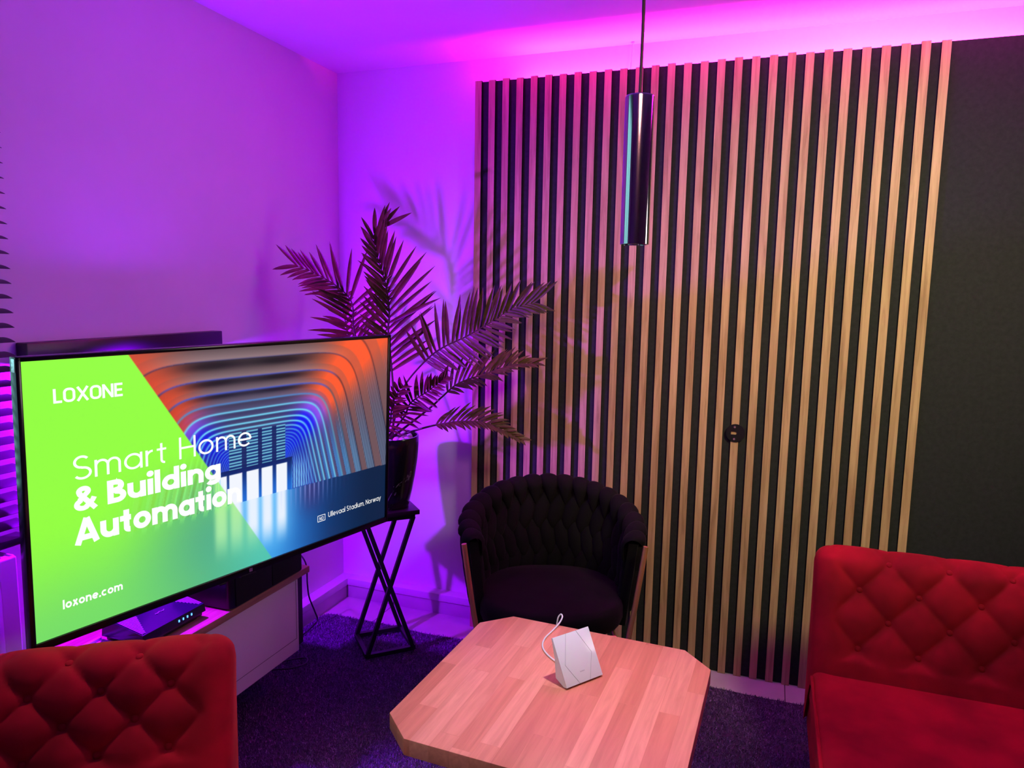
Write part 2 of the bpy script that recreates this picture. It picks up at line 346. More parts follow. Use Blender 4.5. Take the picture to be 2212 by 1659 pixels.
# ------------------------------------------------------------------ television
def screen_image(nx, ny):
    u, v = np.meshgrid(np.linspace(0, 1, nx), np.linspace(0, 1, ny))
    A = lambda *c: np.array(c, float)
    def mixc(a, b, t): t = np.clip(t, 0, 1)[..., None]; return a*(1-t)+b*t
    ss = lambda a, b, x: (lambda t: t*t*(3-2*t))(np.clip((x-a)/(b-a), 0, 1))
    rg = np.random.default_rng(3)
    u0, v0 = 0.53, 0.64
    du, dv = np.abs(u-u0), v0-v
    g1 = np.maximum(dv, 1e-4); g2 = (du+0.154*dv)/0.70
    p = 9.0
    a = (np.maximum(g1, 0)**p+np.maximum(g2, 1e-4)**p)**(1/p)
    k = (1/np.maximum(a, 1e-3)-1.69)/0.265          # arch index, outer to inner
    fr = k-np.floor(k); ki = np.floor(k)
    side = ss(0.92, 1.10, g2/np.maximum(g1, 1e-4))  # 0 ceiling, 1 wall
    ang = np.degrees(np.arctan2(np.maximum(dv, 0), du/0.7))
    corner = np.exp(-((ang-50)/11.0)**2)
    wide = np.exp(-((ang-48)/20.0)**2)
    far = ss(0.5, 5.0, k)
    # ceiling bands: dark upper edge, pale lower lip
    ceil = mixc(A(70, 55, 60)*np.ones(u.shape+(1,)), A(150, 125, 130)*np.ones(u.shape+(1,)), fr**1.6)
    blot = np.exp(-((u-0.60)/0.09)**2)*np.exp(-((fr-0.22)/0.22)**2)*(k < 3)
    blot2 = np.exp(-((u-0.40)/0.09)**2)*np.exp(-((fr-0.22)/0.22)**2)*(k < 3)
    ceil = mixc(ceil, A(16, 14, 26), np.clip(blot+blot2, 0, 0.92))
    ceil = mixc(ceil, A(40, 55, 120), far*0.65)
    # walls: ribbed panel then smooth rib face
    rib = 0.5+0.5*np.sin((u*0.9+0.10*v)*2*PI*150)
    wcol = mixc(A(62, 62, 82)*np.ones(u.shape+(1,)), A(120, 122, 150)*np.ones(u.shape+(1,)), rib*(k < 2.2)*0.8)
    wcol = mixc(wcol, A(112, 84, 90), ss(0.52, 0.60, fr)*0.95)
    low = ss(0.26, 0.64, v)
    glow = np.exp(-((k-4.2)/3.2)**2)
    wcol = mixc(wcol, A(90, 185, 245), low*glow*(fr < 0.52)*0.85)
    wcol = mixc(wcol, A(40, 60, 150), far*0.55)
    img = mixc(ceil, wcol, side)
    # coloured corner light
    hot = mixc(A(255, 92, 48)*np.ones(u.shape+(1,)), A(140, 80, 235)*np.ones(u.shape+(1,)), ss(2.2, 4.0, k))
    hot = mixc(hot, A(10, 20, 245), ss(4.2, 6.2, k))
    inten = np.clip(corner*1.0+wide*0.22*(u > u0), 0, 1)*np.where(u < u0, 0.85, 1.0)*(1-0.30*ss(0.55, 0.62, fr)*(k < 4))
    img = mixc(img, hot, inten)
    left_hot = np.exp(-((ang-46)/11.0)**2)*(u < u0)*(k < 4.0)
    img = mixc(img, A(240, 70, 45)*(0.75+0.25*fr)[..., None], left_hot*0.75)
    # bright edges of the arches
    wdt = np.clip(0.035+0.022*k, 0.035, 0.22)
    edge = np.exp(-(np.minimum(fr, 1-fr)/wdt)**2)*np.clip(0.55+0.12*k, 0.5, 1)
    ecol = mixc(A(12, 14, 40)*np.ones(u.shape+(1,)), A(120, 225, 255)*np.ones(u.shape+(1,)), ss(0.5, 4.5, k))
    ecol = mixc(ecol, A(60, 90, 255), (1-side)*np.exp(-((k-1.5)/1.5)**2)*0.8)
    img = mixc(img, ecol, edge*(0.95-0.15*side))
    # deep blue inner vault
    img = mixc(img, A(8, 25, 190), ss(6.5, 10, k)*0.45)
    # end wall: slatted grid above the doors, header, doors
    inner = (du < 0.098) & (v > 0.40) & (v < 0.70)
    grid = 0.5+0.5*np.sin(v*2*PI*70)
    gcol = mixc(A(20, 50, 120)*np.ones(u.shape+(1,)), A(120, 200, 225)*np.ones(u.shape+(1,)), (grid > 0.55)*0.85)
    for c in (0.487, 0.535, 0.578): gcol = mixc(gcol, A(18, 34, 96), (np.abs(u-c) < 0.007)*0.9)
    up = (du < 0.085) & (v > 0.37) & (v < 0.535)
    img = np.where(up[..., None], gcol, img)
    hd = (du < 0.108) & (v >= 0.535) & (v < 0.70)
    img = np.where(hd[..., None], mixc(A(10, 28, 92)*np.ones(u.shape+(1,)), A(30, 110, 215)*np.ones(u.shape+(1,)), ss(0.5, 0.70, v)), img)
    for x0, x1 in ((0.405, 0.437), (0.444, 0.481), (0.494, 0.530), (0.539, 0.573), (0.585, 0.620)):
        d = ss(x0-0.002, x0+0.002, u)*(1-ss(x1-0.002, x1+0.002, u))*ss(0.553, 0.558, v)*(1-ss(0.688, 0.692, v))
        img = mixc(img, A(242, 246, 255), d)
    # blue-lit ribs close to the doors
    near = ss(0.10, 0.115, du)*(1-ss(0.13, 0.20, du))*ss(0.50, 0.62, v)*(v < 0.69)
    img = mixc(img, A(140, 215, 255), near*(0.5+0.5*np.sin(u*2*PI*120))*0.9)
    # polished floor
    fl = v > 0.691+0.018*np.clip(u-0.62, 0, 1)
    t = (v-0.69)/0.31
    f = mixc(A(34, 104, 190)*np.ones(u.shape+(1,)), A(20, 60, 120)*np.ones(u.shape+(1,)), ss(0.60, 0.80, u))
    f = mixc(f, A(10, 34, 66), ss(0.70, 0.95, u)*0.95)
    f = mixc(f, A(62, 46, 110), np.exp(-((u-0.70)/0.045)**2)*(1-ss(0.1, 0.7, t))*0.7)
    f = mixc(f, A(70, 170, 240), np.exp(-((u-0.545)/0.09)**2)*0.9)
    core = np.zeros_like(u)
    for c, ww in ((0.42, 0.018), (0.463, 0.018), (0.512, 0.018), (0.556, 0.017), (0.602, 0.017)): core = np.maximum(core, np.exp(-((u-c)/ww)**4))
    f = mixc(f, A(120, 200, 255), np.exp(-((u-0.53)/0.10)**4)*(1-ss(0.45, 1.0, t))*0.8)
    f = mixc(f, A(232, 242, 255), core*(1-ss(0.35, 0.85, t)))
    st = np.sin(u*2*PI*62)*0.5+0.5
    f = mixc(f, A(150, 160, 235), (st**4)*np.exp(-((u-0.70)/0.075)**2)*(1-ss(0.0, 0.45, t))*0.7)
    img = np.where(fl[..., None], f, img)
    # green field left of the slanted line
    ud = 0.205+0.365*v
    over = 1-ss(-0.0012, 0.0012, u-ud)
    gt = mixc(A(146, 255, 66)*np.ones(u.shape+(1,)), A(118, 222, 104)*np.ones(u.shape+(1,)), ss(0.55, 1.0, v+0.25*(u-0.1)))
    alpha = 1-0.42*ss(0.40, 0.62, v)*ss(0.13, 0.40, u)*(1-0.3*ss(0.75, 1, v))
    gt = mixc(gt, A(64, 200, 190), ss(0.70, 1.0, v)*ss(0.30, 0.56, u)*0.55)
    gi = mixc(img, gt, alpha)
    r2 = (np.sin((u+0.12*v)*2*PI*33) > 0.3)*ss(0.42, 0.6, v)*(1-ss(0.69, 0.72, v))*ss(0.12, 0.3, u)
    gi = mixc(gi, A(150, 255, 130), r2*0.35)
    img = mixc(img, gi, over)
    img = np.clip(img, 0, 255)/255
    return np.where(img <= 0.04045, img/12.92, ((img+0.055)/1.055)**2.4)

TW, TH = 1.218, 0.6851
tv = thing('television', 'large television showing a green slide with a tunnel photo', 'television', (0.561, -1.364, 1.058), math.radians(77.072))
tilt = Matrix.Rotation(math.radians(1.75), 4, 'X')   # top leans slightly
def tobj(name, b, m, parent, **kw):
    for v in b.verts: v.co = tilt @ v.co
    return obj(name, b, m, parent, **kw)
bz = 0.0125
b = B()
x0, x1, z0, z1 = -TW/2-bz, TW/2+bz, -TH/2-0.021, TH/2+0.011
box(b, x0, x0+bz, -0.006, 0.022, z0, z1, 0.002); box(b, x1-bz, x1, -0.006, 0.022, z0, z1, 0.002)
box(b, x0+0.001, x1-0.001, -0.006, 0.022, z1-0.011, z1, 0.002); box(b, x0+0.001, x1-0.001, -0.006, 0.022, z0, z0+0.021, 0.002)
bez = tobj('bezel', b, M_gloss, tv)
b = B(); box(b, x0+0.006, x1-0.006, 0.0221, 0.030, z0+0.004, z1-0.004, 0.003); box(b, -0.42, 0.42, 0.0301, 0.062, z0+0.03, 0.16, 0.012)
tobj('back_cover', b, M_blackplastic, tv)
b = B(); box(b, x0-0.0012, x0+0.0002, -0.004, 0.012, z1-0.035, z1-0.004, 0.0005); tobj('corner_glint', b, M_chrome, tv, label='bright sliver imitating the edge reflection at the upper left corner')  # steel sliver built in place of a reflection on the set's edge
b = B(); box(b, -0.035, 0.02, -0.005, 0.014, z0-0.005, z0-0.0001, 0.001); tobj('sensor_bar', b, M_blackplastic, tv)
b = B(); box(b, -0.11, -0.085, -0.005, 0.012, z0-0.006, z0-0.0001, 0.0015); tobj('receiver', b, M_blackplastic, tv)
# maker's mark on the lower rim
b = B(); s = 0.0055; cx, cz = 0.0, -TH/2-0.0105
for (a0, a1, c0, c1) in ((-s, -s*0.62, -s, s), (-s*0.62, s*0.3, s*0.55, s), (s*0.05, s*0.38, -s, s), (-s*0.45, -s*0.12, -s, s*0.25), (s*0.62, s, -s, s)):
    box(b, cx+a0, cx+a1, -0.0067, -0.0061, cz+c0, cz+c1)
tobj('logo', b, mat('logo_grey', (0.35, 0.33, 0.36), 0.4), bez, sm=False)
# screen surface
nx, ny = 560, 315
col = screen_image(nx, ny)
xs = np.linspace(-TW/2, TW/2, nx); zs = np.linspace(TH/2, -TH/2, ny)
X, Z = np.meshgrid(xs, zs); co = np.stack([X, np.zeros_like(X), Z], -1).reshape(-1, 3)
tm = np.array(tilt.to_3x3()); co = co @ tm.T
idx = np.arange(nx*ny).reshape(ny, nx)
q = np.stack([idx[1:, :-1], idx[1:, 1:], idx[:-1, 1:], idx[:-1, :-1]], -1).reshape(-1, 4)
me = bpy.data.meshes.new('screen'); me.from_pydata(co.tolist(), [], q.tolist())
at = me.color_attributes.new('picture', 'FLOAT_COLOR', 'POINT')
at.data.foreach_set('color', np.concatenate([col.reshape(-1, 3), np.ones((nx*ny, 1))], 1).astype(np.float32).ravel())
ms = bpy.data.materials.new('screen_picture'); ms.use_nodes = True
p = ms.node_tree.nodes['Principled BSDF']; p.inputs['Base Color'].default_value = (0.005, 0.005, 0.005, 1); p.inputs['Roughness'].default_value = 0.35
an = nd(ms, 'ShaderNodeAttribute', attribute_name='picture'); ln(ms, an, 'Color', p, 'Emission Color'); p.inputs['Emission Strength'].default_value = 1.0
me.materials.append(ms); scr = bpy.data.objects.new('screen', me); C.objects.link(scr); scr.parent = tv
M_text = emis('slide_white', (1, 1, 1, 1), 1.0)
XH = 0.71
def glyph(ch, w):
    """strokes (lists of points, cap height 1, stem weight w) and advance width; h is half the weight"""
    h = w/2; r = XH/2-h; cy = XH/2
    def arc(cx, cyy, rx, ry, a0, a1, n=None):
        n = n or max(4, int(abs(a1-a0)/7)); return [(cx+rx*math.cos(math.radians(a0+(a1-a0)*i/n)), cyy+ry*math.sin(math.radians(a0+(a1-a0)*i/n))) for i in range(n+1)]
    rx = r*1.0; cx = h+rx; W = 2*cx
    if ch == 'o': return [arc(cx, cy, rx, r, 0, 360)], W
    if ch == 'a': return [arc(cx, cy, rx, r, 0, 360), [(W-h, 0), (W-h, XH)]], W
    if ch == 'd': return [arc(cx, cy, rx, r, 0, 360), [(W-h, 0), (W-h, 1.04)]], W
    if ch == 'g': return [arc(cx, cy, rx, r, 0, 360), [(W-h, XH), (W-h, 0.05)]+arc(cx, 0.04, rx, 0.28-h, 0, -150)], W
    if ch == 'e': return [arc(cx, cy, rx, r, 0, 318), [(h, cy), (W-h, cy)]], W
    if ch == 'c': return [arc(cx, cy, rx, r, 48, 312)], W*0.92
    if ch in 'nm':
        q = 0.235 if ch == 'n' else 0.215
        st = [[(h, 0), (h, XH)], arc(h+q, XH-h-q, q, q, 180, 0)+[(h+2*q, 0)]]
        if ch == 'm': st.append(arc(h+3*q, XH-h-q, q, q, 180, 0)+[(h+4*q, 0)]); return st, 4*q+w
        return st, 2*q+w
    if ch == 'u': q = 0.235; return [[(h, XH)]+arc(h+q, h+q, q, q, 180, 360)+[(h+2*q, XH)], [(h+2*q, 0), (h+2*q, XH)]], 2*q+w
    if ch == 'r': return [[(h, 0), (h, XH)], arc(h+0.24, XH-h-0.24, 0.24, 0.24, 180, 88)], 0.30+w*0.4
    if ch == 't': return [[(0.14+h, 0.93), (0.14+h, 0.16)]+arc(0.14+h+0.13, 0.16+h*0.4, 0.13, 0.16-h*0.6, 180, 275), [(0, XH-h), (0.36+h*0.6, XH-h)]], 0.40+h*0.6
    if ch == 'i': return [[(h, 0), (h, XH)], arc(h, 0.93, w*0.12, w*0.12, 0, 360, 8)+['dot']], w
    if ch == 'l': return [[(h, 0), (h, 1.04)]], w
    if ch == 'v': return [[(h*0.9, XH), (0.31, 0)], [(0.62-h*0.9, XH), (0.31, 0)]], 0.62
    if ch == 'y': return [[(h*0.9, XH), (0.32, 0.02)], [(0.64-h*0.9, XH), (0.23, -0.28)]], 0.64
    if ch == 'w': return [[(h*0.9, XH), (0.26, 0)], [(0.46, XH), (0.26, 0)], [(0.46, XH), (0.66, 0)], [(0.92-h*0.9, XH), (0.66, 0)]], 0.92
    if ch == 'x': return [[(h, XH), (0.6-h*0.6, 0)], [(0.6-h, XH), (h*0.6, 0)]], 0.6
    if ch == '.': return [arc(h, h*1.1, w*0.12, w*0.12, 0, 360, 8)+['dot']], w
    if ch == ',': return [[(h*1.3, w*0.9), (h*0.6, -w*0.9)]], w*1.1
    if ch == 'H': return [[(h, 0), (h, 1)], [(0.74-h, 0), (0.74-h, 1)], [(h, 0.5), (0.74-h, 0.5)]], 0.74
    if ch == 'A': return [[(h*0.8, 0), (0.43, 1)], [(0.86-h*0.8, 0), (0.43, 1)], [(0.18, 0.26), (0.68, 0.26)]], 0.86
    if ch == 'B': return [[(h, 0), (h, 1)], [(h, 1-h), (0.33, 1-h)]+arc(0.33, 0.76-h*0.3, 0.24-h*0.7, 0.24-h*0.7, 90, -90)+[(h, 0.52)], [(0.33, 0.52)]+arc(0.35, 0.26+h*0.3, 0.28-h*0.6, 0.26-h*0.7, 90, -90)+[(h, h)]], 0.66
    if ch == 'S': return [arc(0.31, 0.745-h*0.3, 0.27-h*0.6, 0.255-h*0.7, 35, 265)+arc(0.33, 0.27, 0.30-h*0.6, 0.27-h, 90, -150)], 0.63
    if ch == 'U': return [[(h, 1), (h, 0.34)]+arc(0.35, 0.34, 0.35-h, 0.34-h, 180, 360)+[(0.70-h, 1)]], 0.70
    if ch == 'N': return [[(h, 0), (h, 1)], [(h, 1-h*0.4), (0.74-h, h*0.4)], [(0.74-h, 0), (0.74-h, 1)]], 0.74
    if ch == 'L': return [[(h, 1), (h, 0)], [(0, h), (0.52, h)]], 0.54
    if ch == 'E': return [[(h, 0), (h, 1)], [(0, h), (0.56, h)], [(0, 0.5), (0.52, 0.5)], [(0, 1-h), (0.56, 1-h)]], 0.56
    if ch == 'X': return [[(h, 1), (0.80-h, 0)], [(0.80-h, 1), (h, 0)]], 0.80
    if ch == 'O':
        q = 0.24; Wd = 0.74; return [arc(Wd-h-q, 1-h-q, q, q, 0, 90)+arc(h+q, 1-h-q, q, q, 90, 180)+arc(h+q, h+q, q, q, 180, 270)+arc(Wd-h-q, h+q, q, q, 270, 360)+[(Wd-h, 1-h-q)]], Wd
    if ch == '&':
        return [[(0.74, 0.0), (0.16+h*0.2, 0.70)]+arc(0.33, 0.80-h*0.2, 0.19-h*0.3, 0.20-h*0.8, 205, -35)+[(0.20, 0.45)]+arc(0.29, 0.25, 0.27-h*0.6, 0.26-h, 115, 300)+[(0.64, 0.36), (0.70, 0.48)]], 0.78
    return [], 0.3
def text(body, ul, ur, vb, vcap, weight=0.1, gap=0.10):
    b = B(); pen = 0; ext = [9e9, -9e9]; quads = []
    for ch in body:
        if ch == ' ': pen += 0.32; continue
        st, adv = glyph(ch, weight)
        for pl in st:
            if pl[-1] == 'dot':
                c0 = (sum(p[0] for p in pl[:-1])/(len(pl)-1), sum(p[1] for p in pl[:-1])/(len(pl)-1))
                quads.append([(pen+c0[0]+weight*0.62*math.cos(2*PI*i/16), c0[1]+weight*0.62*math.sin(2*PI*i/16)) for i in range(16)]); continue
            P = [Vector((x+pen, y, 0)) for x, y in pl]; L, R = [], []
            closed = (P[0]-P[-1]).length < 1e-4
            for i, p in enumerate(P):
                a_ = P[i-1] if i > 0 else (P[-2] if closed else None); c_ = P[i+1] if i < len(P)-1 else (P[1] if closed else None)
                d = ((c_ if c_ is not None else p)-(a_ if a_ is not None else p)).normalized(); n_ = Vector((-d.y, d.x, 0))
                k = 1.0
                if a_ is not None and c_ is not None:
                    d1 = (p-a_).normalized(); k = min(1.6, 1/max(0.45, n_.dot(Vector((-d1.y, d1.x, 0)))))
                L.append(p+n_*weight/2*k); R.append(p-n_*weight/2*k)
            for i in range(len(P)-1): quads.append([tuple(L[i][:2]), tuple(L[i+1][:2]), tuple(R[i+1][:2]), tuple(R[i][:2])])
        pen += adv+gap
    xs_ = [p[0] for q_ in quads for p in q_]; xa, xb = min(xs_), max(xs_)
    lx0, lx1 = (ul-0.5)*TW, (ur-0.5)*TW; zb = (0.5-vb)*TH; sc = (vb-vcap)*TH
    for q_ in quads: b.faces.new([b.verts.new(Vector((lx0+(x-xa)/(xb-xa)*(lx1-lx0), -0.0009, zb+y*sc))) for x, y in q_])
    bmesh.ops.remove_doubles(b, verts=b.verts[:], dist=1e-6)
    return tobj('slide_text', b, M_text, scr, sm=False)
text('LOXONE', 0.054, 0.190, 0.153, 0.102, 0.170, 0.05)
text('Smart', 0.085, 0.283, 0.441, 0.352, 0.098, 0.12)
text('Home', 0.314, 0.509, 0.439, 0.349, 0.098, 0.12)
text('&', 0.083, 0.130, 0.556, 0.466, 0.20)
text('Building', 0.150, 0.420, 0.556, 0.466, 0.222, 0.06)
text('Automation', 0.081, 0.477, 0.683, 0.586, 0.222, 0.045)
text('loxone.com', 0.053, 0.175, 0.906, 0.872, 0.20, 0.09)
text('Ullevaal Stadium, Norway', 0.765, 0.981, 0.893, 0.866, 0.112, 0.13)
text('NO', 0.7325, 0.7475, 0.896, 0.878, 0.13, 0.16)
b = B()
def uvbox(u0, u1, v0, v1): box(b, (u0-0.5)*TW, (u1-0.5)*TW, -0.0012, -0.0006, (0.5-v1)*TH, (0.5-v0)*TH)
uvbox(0.726, 0.754, 0.869, 0.8715); uvbox(0.726, 0.754, 0.8995, 0.902); uvbox(0.726, 0.7272, 0.8716, 0.8994); uvbox(0.7528, 0.754, 0.8716, 0.8994)
tobj('slide_frame', b, M_text, scr, sm=False)
# wall arm
b = B(); box(b, -0.2, 0.2, 0.0622, 0.075, -0.2, 0.12, 0.003)
inv = Matrix.Rotation(-math.radians(77.072), 4, 'Z')
tube(b, [(0, 0.075, -0.05), inv @ Vector((0.25-0.561, -1.25+1.364, -0.05)), inv @ Vector((0.02-0.561, -1.36+1.364, -0.05))], 0.018, 10)
box(b, -0.015, 0.015, -0.12, 0.12, -0.17, 0.07, M=inv @ Matrix.Translation((0.0165-0.561, 0, 0)))
obj('wall_arm', b, M_blackmetal, tv)

# ------------------------------------------------------------------ black bar on the left wall, lamp housing beneath
bar = thing('wall_bar', 'long flat black bar mounted on the wall above the television', 'wall bar', (0, -1.275, 1.345))
b = B(); box(b, 0.001, 0.047, -0.382, 0.395, 0.0, 0.063, 0.003); obj('housing', b, M_blackplastic, bar)
b = B(); box(b, 0.008, 0.036, -0.30, 0.30, -0.004, -0.0002); obj('diffuser', b, emis('violet_diffuser', (0.3, 0, 1, 1), 2), bar, sm=False)

# ------------------------------------------------------------------ venetian blind
blind = thing('venetian_blind', 'dark venetian blind in front of the left window', 'blind', (0.055, -2.55, 0.86))
L0, L1 = -0.80, 0.838
b = B(); box(b, -0.028, 0.028, L0, L1, -0.012, 0.010, 0.003); obj('bottom_rail', b, M_blackplastic, blind)
b = B(); box(b, -0.03, 0.03, L0, L1, 1.63, 1.675, 0.003); obj('head_rail', b, M_blackplastic, blind)
M_slat = mat('blind_slat', (0.018, 0.015, 0.02), 0.45)
nsl = 40
for i in range(nsl):
    z = 0.045+i*0.0398; tl = math.radians(13)
    b = B(); pr = []
    for j in range(7):
        x = -0.025+0.05*j/6; pr.append((x*math.cos(tl), -x*math.sin(tl)+0.003*(1-(x/0.025)**2)))
    top = [[b.verts.new((x, yy, z+zz)) for x, zz in pr] for yy in (L0, L1)]
    bot = [[b.verts.new((x, yy, z+zz-0.0009)) for x, zz in pr] for yy in (L0, L1)]
    for j in range(6):
        b.faces.new((top[0][j], top[0][j+1], top[1][j+1], top[1][j])); b.faces.new((bot[1][j], bot[1][j+1], bot[0][j+1], bot[0][j]))
        for e in (0, 1): b.faces.new((top[e][j], top[e][j+1], bot[e][j+1], bot[e][j]))
    for j in (0, 6): b.faces.new((top[0][j], top[1][j], bot[1][j], bot[0][j]))
    obj('blind_slat', b, M_slat, blind)
for y in (-0.5, 0.1, 0.6):
    b = B(); tube(b, [(0.026, y, 0), (0.026, y, 1.64)], 0.0012, 6); obj('ladder_cord', b, M_blackplastic, blind)

# ------------------------------------------------------------------ radiator
rad = thing('radiator', 'white panel radiator under the blind at the left edge', 'radiator', (0.075, -2.3, 0.12))
b = B(); y0, y1 = -0.5, 0.52
box(b, 0.030, 0.046, y0, y1, 0, 0.715, 0.006, 3)
for i in range(9):
    yy = y0+0.06+i*0.105; box(b, 0.044, 0.0505, yy, yy+0.07, 0.05, 0.66, 0.003)
obj('front_panel', b, M_trim, rad)
b = B(); box(b, -0.035, -0.022, y0, y1, 0, 0.70, 0.004); obj('rear_panel', b, M_trim, rad)
b = B(); box(b, -0.036, 0.036, y1-0.006, y1, 0.02, 0.716, 0.002); obj('side_cover', b, M_trim, rad)
b = B(); box(b, -0.036, 0.036, y0, y1-0.007, 0.709, 0.7115)
k = y0+0.02
while k < y1-0.03: box(b, -0.026, 0.024, k, k+0.006, 0.7116, 0.7165); k += 0.014
obj('top_grille', b, M_trim, rad, sm=False)
for yy in (-0.3, 0.3):
    b = B(); box(b, -0.0735, -0.036, yy-0.02, yy+0.02, 0.1, 0.6, 0.002); obj('bracket', b, M_trim, rad)

# ------------------------------------------------------------------ television bench
bench = thing('tv_bench', 'low white wall bench with oak top under the television', 'tv bench', (0, -0.926, 0.2))
BY = -0.80; FX = 0.405
b = B(); box(b, 0.064, FX+0.003, BY, 0.068, 0.287, 0.312, 0.0015); obj('top_board', b, M_bench_top, bench)
b = B(); box(b, 0.064, FX-0.021, BY+0.03, 0.052, 0.004, 0.286, 0.001); obj('carcass', b, M_blackmetal, bench)
for (a0, a1) in ((BY+0.032, 0.0),):
    b = B(); box(b, FX-0.020, FX-0.002, a0, a1, 0.0, 0.284, 0.0015); d = obj('door', b, M_white, bench)
    b = B(); z = 0.052; box(b, FX-0.0021, FX-0.0012, a0+0.001, a1-0.012, z, z+0.0018); box(b, FX-0.0021, FX-0.0012, a1-0.0135, a1-0.012, z, 0.283)
    obj('groove', b, mat('groove_grey', (0.22, 0.2, 0.2), 0.7), d, sm=False)
b = B(); box(b, 0.0005, 0.064, BY+0.1, -0.05, 0.20, 0.27); obj('wall_rail', b, M_blackmetal, bench, sm=False)

# black loudspeaker box on the bench
spk = thing('loudspeaker', 'black box loudspeaker with rounded corners under the television', 'loudspeaker', (0.32, -1.095, 0.512))
b = B(); poly = []
def rrect(x0, x1, y0, y1, r, n=6):
    out = []
    for cx, cy, a in ((x1-r, y1-r, 0), (x0+r, y1-r, PI/2), (x0+r, y0+r, PI), (x1-r, y0+r, 3*PI/2)):
        out += [(cx+r*math.cos(a+PI/2*k/n), cy+r*math.sin(a+PI/2*k/n)) for k in range(n+1)]
    return out
prism(b, rrect(-0.13, 0.094, -0.2, 0.195, 0.022), 0.006, 0.185, 0.0015); obj('cabinet', b, mat('speaker_satin', (0.012, 0.010, 0.016), 0.32), spk)
b = B(); box(b, 0.0945, 0.0975, -0.178, 0.005, 0.010, 0.18, 0.001); box(b, 0.0945, 0.0975, 0.008, 0.175, 0.010, 0.18, 0.001); obj('grille', b, noisy(mat('speaker_cloth', (0.01, 0.01, 0.01), 0.9), 300, (0.006, 0.006, 0.007), (0.014, 0.013, 0.015)), spk)
b = B(); box(b, -0.05, 0.02, -0.2012, -0.1998, 0.118, 0.1195); obj('badge', b, M_chrome, spk, sm=False)
for x in (-0.1, 0.06):
    for y in (-0.165, 0.16): b = B(); box(b, x-0.015, x+0.015, y-0.015, y+0.015, 0, 0.0058); obj('foot', b, M_blackplastic, spk, sm=False)

# router on the bench
rt = thing('wireless_router', 'dark ribbed wireless router with small blue lights on the bench', 'router', (0.285, -1.475, 0.512))
b = B()
pts = {}
base = [(-0.085, -0.125), (0.075, -0.125), (0.075, 0.125), (-0.085, 0.125)]
lo = [b.verts.new((x, y, 0.020)) for x, y in base]
hi = [b.verts.new((x*0.97, y*0.97, z)) for (x, y), z in zip(base, (0.075, 0.046, 0.046, 0.075))]
for k in range(4): b.faces.new((lo[k], lo[(k+1) % 4], hi[(k+1) % 4], hi[k]))
b.faces.new(lo[::-1]); b.faces.new(hi)
body = obj('body', b, mat('router_gloss', (0.02, 0.012, 0.05), 0.16), rt, sm=False)
zt = lambda x: 0.0605+(-0.29)*(x+0.005)*0.62+0.0005
for side in (-1, 1):
    b = B()
    for i in range(15):
        yy = side*(0.116-i*0.0052)
        xa = -0.078; xb = 0.066-max(0, i-2)*0.0095
        for (p0, p1) in (((xa, yy), (xb, yy)),):
            za = 0.075-(p0[0]+0.082)*(0.029/0.155); zb = 0.075-(p1[0]+0.082)*(0.029/0.155)
            sqbar(b, (p0[0], p0[1], za+0.0008), (p1[0], p1[1], zb+0.0008), 0.0026)
    obj('vent', b, mat('router_rib', (0.45, 0.36, 0.60), 0.35), body, sm=False)
b = B()
for i, y in enumerate(np.linspace(-0.017, 0.017, 9)): tube(b, [(0.012, y, 0.0582), (0.012+0.004*math.sin(i*1.3), y+0.003, 0.0585)], 0.0011, 6)
obj('logo', b, mat('router_mark', (0.6, 0.5, 0.7), 0.4), body)
for i in range(4):
    b = B(); box(b, 0.0745, 0.0762, 0.012+i*0.017, 0.016+i*0.017, 0.030, 0.037); obj('status_light', b, emis('blue_led', (0.1, 0.35, 1.0, 1), 2.5), body, sm=False)
b = B(); box(b, -0.075, 0.068, -0.118, 0.118, 0.006, 0.0198, 0.003); box(b, -0.07, -0.04, -0.1, 0.1, 0, 0.006); box(b, 0.03, 0.06, -0.1, 0.1, 0, 0.006)
obj('base', b, M_blackplastic, rt)
# slim white bar lying on the bench under the television's left part
cc = thing('cable_channel', 'slim white channel lying on the oak bench top near the router', 'cable channel', (0.21, -1.70, 0.512), 0)
b = B(); box(b, -0.02, 0.035, -0.02, 0.10, 0, 0.012, 0.002); obj('tray', b, M_whiteplastic, cc)
b = B(); box(b, -0.016, -0.004, -0.015, 0.095, 0.0121, 0.020, 0.002); obj('lip', b, M_whiteplastic, cc)

# cables by the bench
b = B(); tube(b, spline([(0.16, -0.835, 0.72), (0.155, -0.80, 0.62), (0.15, -0.62, 0.47), (0.12, -0.489, 0.349), (0.12, -0.478, 0.246), (0.12, -0.466, 0.175), (0.12, -0.426, 0.091), (0.12, -0.409, 0.040), (0.12, -0.463, 0.022), (0.12, -0.56, 0.020), (0.11, -0.70, 0.020), (0.1, -0.9, 0.02)], 6), 0.0035, 8)
single('power_cable', b, M_blackplastic, 'black power cable dropping behind the right end of the bench', 'cable')
b = B(); tube(b, spline([(0.16, -0.78, 0.021), (0.24, -0.70, 0.021), (0.275, -0.70, 0.021), (0.285, -0.74, 0.021), (0.25, -0.79, 0.021), (0.18, -0.84, 0.021), (0.14, -1.0, 0.021)], 8), 0.003, 8)
single('loose_cable', b, M_blackplastic, 'thin black cable loop lying on the rug under the bench', 'cable')

